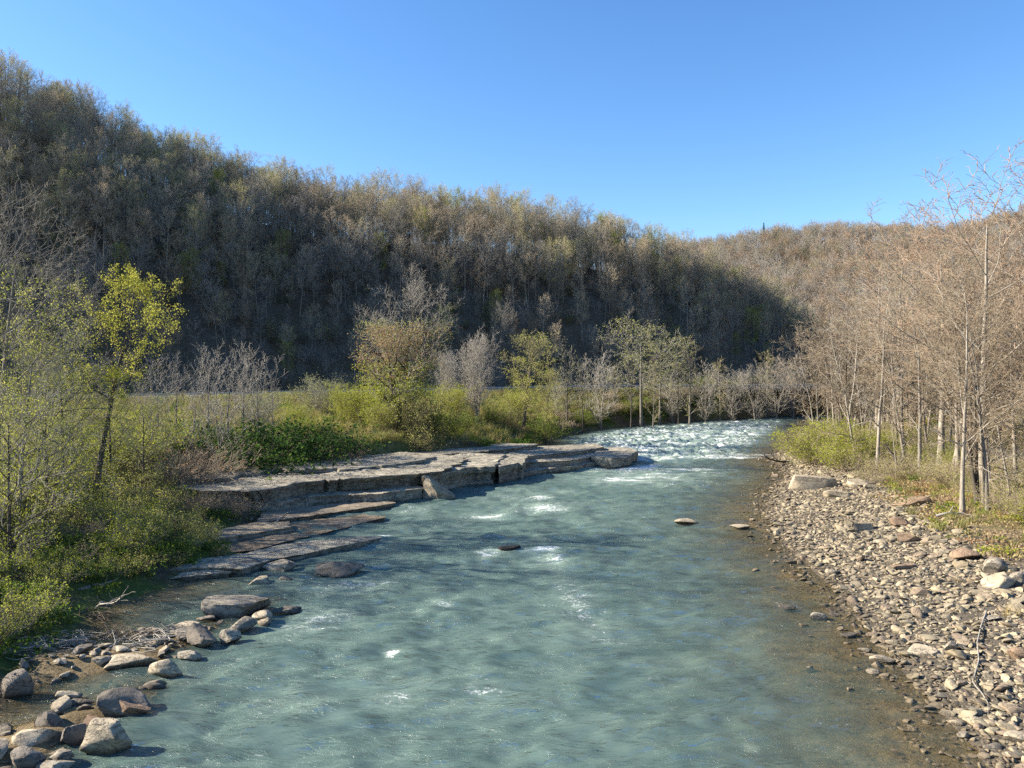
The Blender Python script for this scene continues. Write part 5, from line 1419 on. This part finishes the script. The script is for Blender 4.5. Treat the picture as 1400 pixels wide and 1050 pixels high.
# dead leaves on the woods floor
LT = []
for i in range(3):
    rg = np.random.default_rng(600 + i)
    v, f = leaf_quads(rg, np.stack([rg.normal(0, .6, 90), rg.normal(0, .6, 90), rg.uniform(.0, .06, 90)], 1), .13, .02, .8, 1.2)
    LT.append(mesh_np('dead_leaves', v, [f], [M[('leaf_tan', 'straw', 'leaf_rust')[i]]], smooth=False))
m_ = 4200
a, b = rng.uniform(20, 80, m_), rng.uniform(36, 115, m_)
dr = seg_dist(a, b, RIGHT_SHORE)
ok = ~in_poly(a, b, RIVER) & (dr < seg_dist(a, b, LEFT_SHORE)) & (dr > 8.5 - 4 * sstep(62, 90, b)) & (a < b * .70 + 3)
a, b = a[ok], b[ok]
spread('leaf_litter', np.stack([a, b], 1), rng.uniform(.7, 1.3, len(a)), rng.choice(3, len(a), p=[.45, .35, .2]), LT, "dead leaves littering the floor of the sunlit woods")
# reeds by the still inlet
RD = [tuft('reeds', 9, 'straw', 30, 1.9, .35, .02, .25), tuft('reeds', 10, 'meadow', 26, 1.6, .35, .02, .3)]
pts = []
for _ in range(330):
    px, py = rng.uniform(645, 745), rng.uniform(596, 607)
    q = W(px, py, .7)
    pts.append((q[0], q[1], max(.1, gz1(q[0], q[1]))))
spread('reeds', pts, rng.uniform(.5, 1.05, len(pts)) * np.interp([700 + p_[0] / p_[1] * FPX for p_ in pts], [645, 680, 745], [1.1, 1.0, .45]), rng.choice(2, len(pts), p=[.75, .25]), RD, "straw-coloured reeds standing between the inlet and the ledge")
# tufts in the cracks of the ledge
for px, py, z_, lab in [(368, 655, 1.95, "small green tuft in a hollow of the ledge top"), (600, 641, 1.75, "tiny yellow-green tuft in a crack near the leaning block"), (595, 612, 1.9, "dry grass stems on the back edge of the ledge"), (1385, 842, barz(1385, 842), "lone grass tuft among the cobbles of the gravel bar"), (1300, 735, barz(1300, 735), "low green weed at the upper edge of the gravel bar")]:
    q = W(px, py, z_)
    o = obj('grass_tuft', G[0] if 'green' in lab else G[3]); o.location = (q[0], q[1], z_ - .05); o.scale = (1.3, 1.3, .9)
    tag(o, lab, 'grass tuft', 'tufts on rock and gravel')
# green moss-like patch of low grass on the low ledge
pts = []
for _ in range(260):
    t_ = rng.uniform(0, 1)
    px, py = 150 + 90 * t_ + rng.normal(0, 6), 782 - 28 * t_ + rng.normal(0, 5)
    q = W(px, py, .5)
    pts.append((q[0], q[1], .38))
spread('ledge_grass', pts, rng.uniform(.5, .9, len(pts)), rng.choice(3, len(pts)), [G[0], G[1], G[5]], "bright green grass strip growing on the low ledge")

# --- driftwood
def stick_obj(name, pts, r, label, cat, group=None, mat='twig_pale', branches=6, seed=0):
    P = np.array(pts, float)[None]
    rg = np.random.default_rng(seed)
    k = 9
    s = np.linspace(0, 1, len(pts)); u = np.linspace(0, 1, k)
    P = np.stack([np.interp(u, s, P[0, :, j]) for j in range(3)], 1)[None]
    P += rg.normal(0, .03, P.shape)
    R = (r * np.linspace(1, .45, k))[None]
    c = P[0, 0].copy()
    P = P - c
    B, BR_, _ = branch(rg, P, R, branches, .3, .97, .7, np.linalg.norm(P[0, -1]) * .3, 5, .05, .18, .6, .3, .01)
    e = empty(name, tuple(c), label=label, cat=cat, group=group)
    v, f = tubes(P, R, 8)
    obj('trunk', mesh_np('trunk', v, [f], [M[mat]]), e)
    v, f = tubes(B, BR_, 5)
    obj('branches', mesh_np('branches', v, [f], [M[mat]]), e)
    return e
def wz_(px, py, z): return W(px, py, z)
DW = 'driftwood'
zb = barz(1300, 705)
stick_obj('driftwood_log', [wz_(1280, 706, zb + .1), wz_(1300, 701, zb + .35), wz_(1318, 702, zb + .3), wz_(1332, 708, zb + .1)], .09, "bleached forked driftwood log below the foremost white trunk", 'log', DW, seed=1)
stick_obj('driftwood_log', [wz_(1082, 632, .1), wz_(1065, 631, .4), wz_(1050, 627, .9), wz_(1045, 622, 1.3)], .12, "dark dead branch sticking up at the upper tip of the gravel bar", 'log', DW, 'bark_dark', seed=2)
stick_obj('driftwood_log', [wz_(1345, 835, barz(1345, 835) + .1), wz_(1330, 930, barz(1330, 930) + .12), wz_(1352, 965, barz(1352, 965) + .1)], .03, "thin grey stick lying across the lower cobbles", 'stick', DW, 'twig_grey', 3, 3)
stick_obj('driftwood_log', [wz_(375, 716, .2), wz_(385, 707, .5), wz_(394, 700, 1.0)], .06, "bare broken stick leaning up at the dark foot of the ledge", 'stick', DW, seed=4)
stick_obj('driftwood_log', [wz_(712, 586, 1.0), wz_(728, 583, 1.2), wz_(745, 581, 1.5)], .16, "pale fallen trunk lying on the bank behind the reeds", 'log', DW, 'bark_pale', 3, 5)
stick_obj('driftwood_log', [wz_(128, 830, .2), wz_(160, 822, .6), wz_(167, 815, 1.1)], .04, "pale crooked stick reaching over the brown pool", 'stick', DW, seed=6)
stick_obj('driftwood_log', [wz_(140, 775, .6), wz_(147, 760, 1.2)], .04, "pale forked stick standing on the shaded flat ledge", 'stick', DW, seed=7)
dx, dy = XD(1240, 66), 66.0
dz_ = gz1(dx, dy)
stick_obj('driftwood_log', [(dx, dy, dz_ - .1), (dx - .7, dy + .4, dz_ + 1.3), (dx - 1.5, dy + .8, dz_ + 2.6)], .17, "dark leaning dead trunk standing inside the sunlit woods", 'log', DW, 'bark_dark', 3, 8)
hp = []
for i in range(3):
    rg = np.random.default_rng(700 + i)
    n_ = 60
    p0 = np.stack([rg.normal(0, .5, n_), rg.normal(0, .35, n_), rg.uniform(0, .35, n_)], 1)
    dv = unit(np.stack([rg.normal(0, 1, n_), rg.normal(0, 1, n_), rg.normal(.1, .35, n_)], 1)) * rg.uniform(.3, 1.0, n_)[:, None]
    P = np.stack([p0 - dv * .5, p0 + rg.normal(0, .06, p0.shape), p0 + dv * .5], 1)
    hp.append(tubes(P, np.tile([[.018, .015, .007]], (n_, 1)) * rg.uniform(.5, 1.4, (n_, 1)), 4))
for k, px, py, s, lab in [(0, 205, 880, 1.0, "heap of grey driftwood twigs behind the broad flat slab"), (1, 172, 872, .9, "tangle of dark twigs in the middle of the driftwood line"), (2, 235, 868, .8, "driftwood tangle against the dark-faced block"), (1, 130, 845, .8, "dark twig tangle hanging over the brown pool"), (0, 95, 880, .9, "brown twig litter at the foot of the green bank"),
                         (2, 1370, 640, 1.3, "brushwood pile on the woods floor near the edge"), (0, 40, 890, .9, "dead twigs caught on the shaded bank above the stones")]:
    z_ = max(.0, barz(px, py))
    q = W(px, py, z_)
    o = obj('brushwood', mesh_np('brushwood', hp[k][0], [hp[k][1]], [M[('twig_pale', 'twig_brown', 'twig_grey')[k]]]))
    o.location = (q[0], q[1], z_); o.scale = (s * 1.3, s, s)
    o['kind'] = 'stuff'; o['label'] = lab
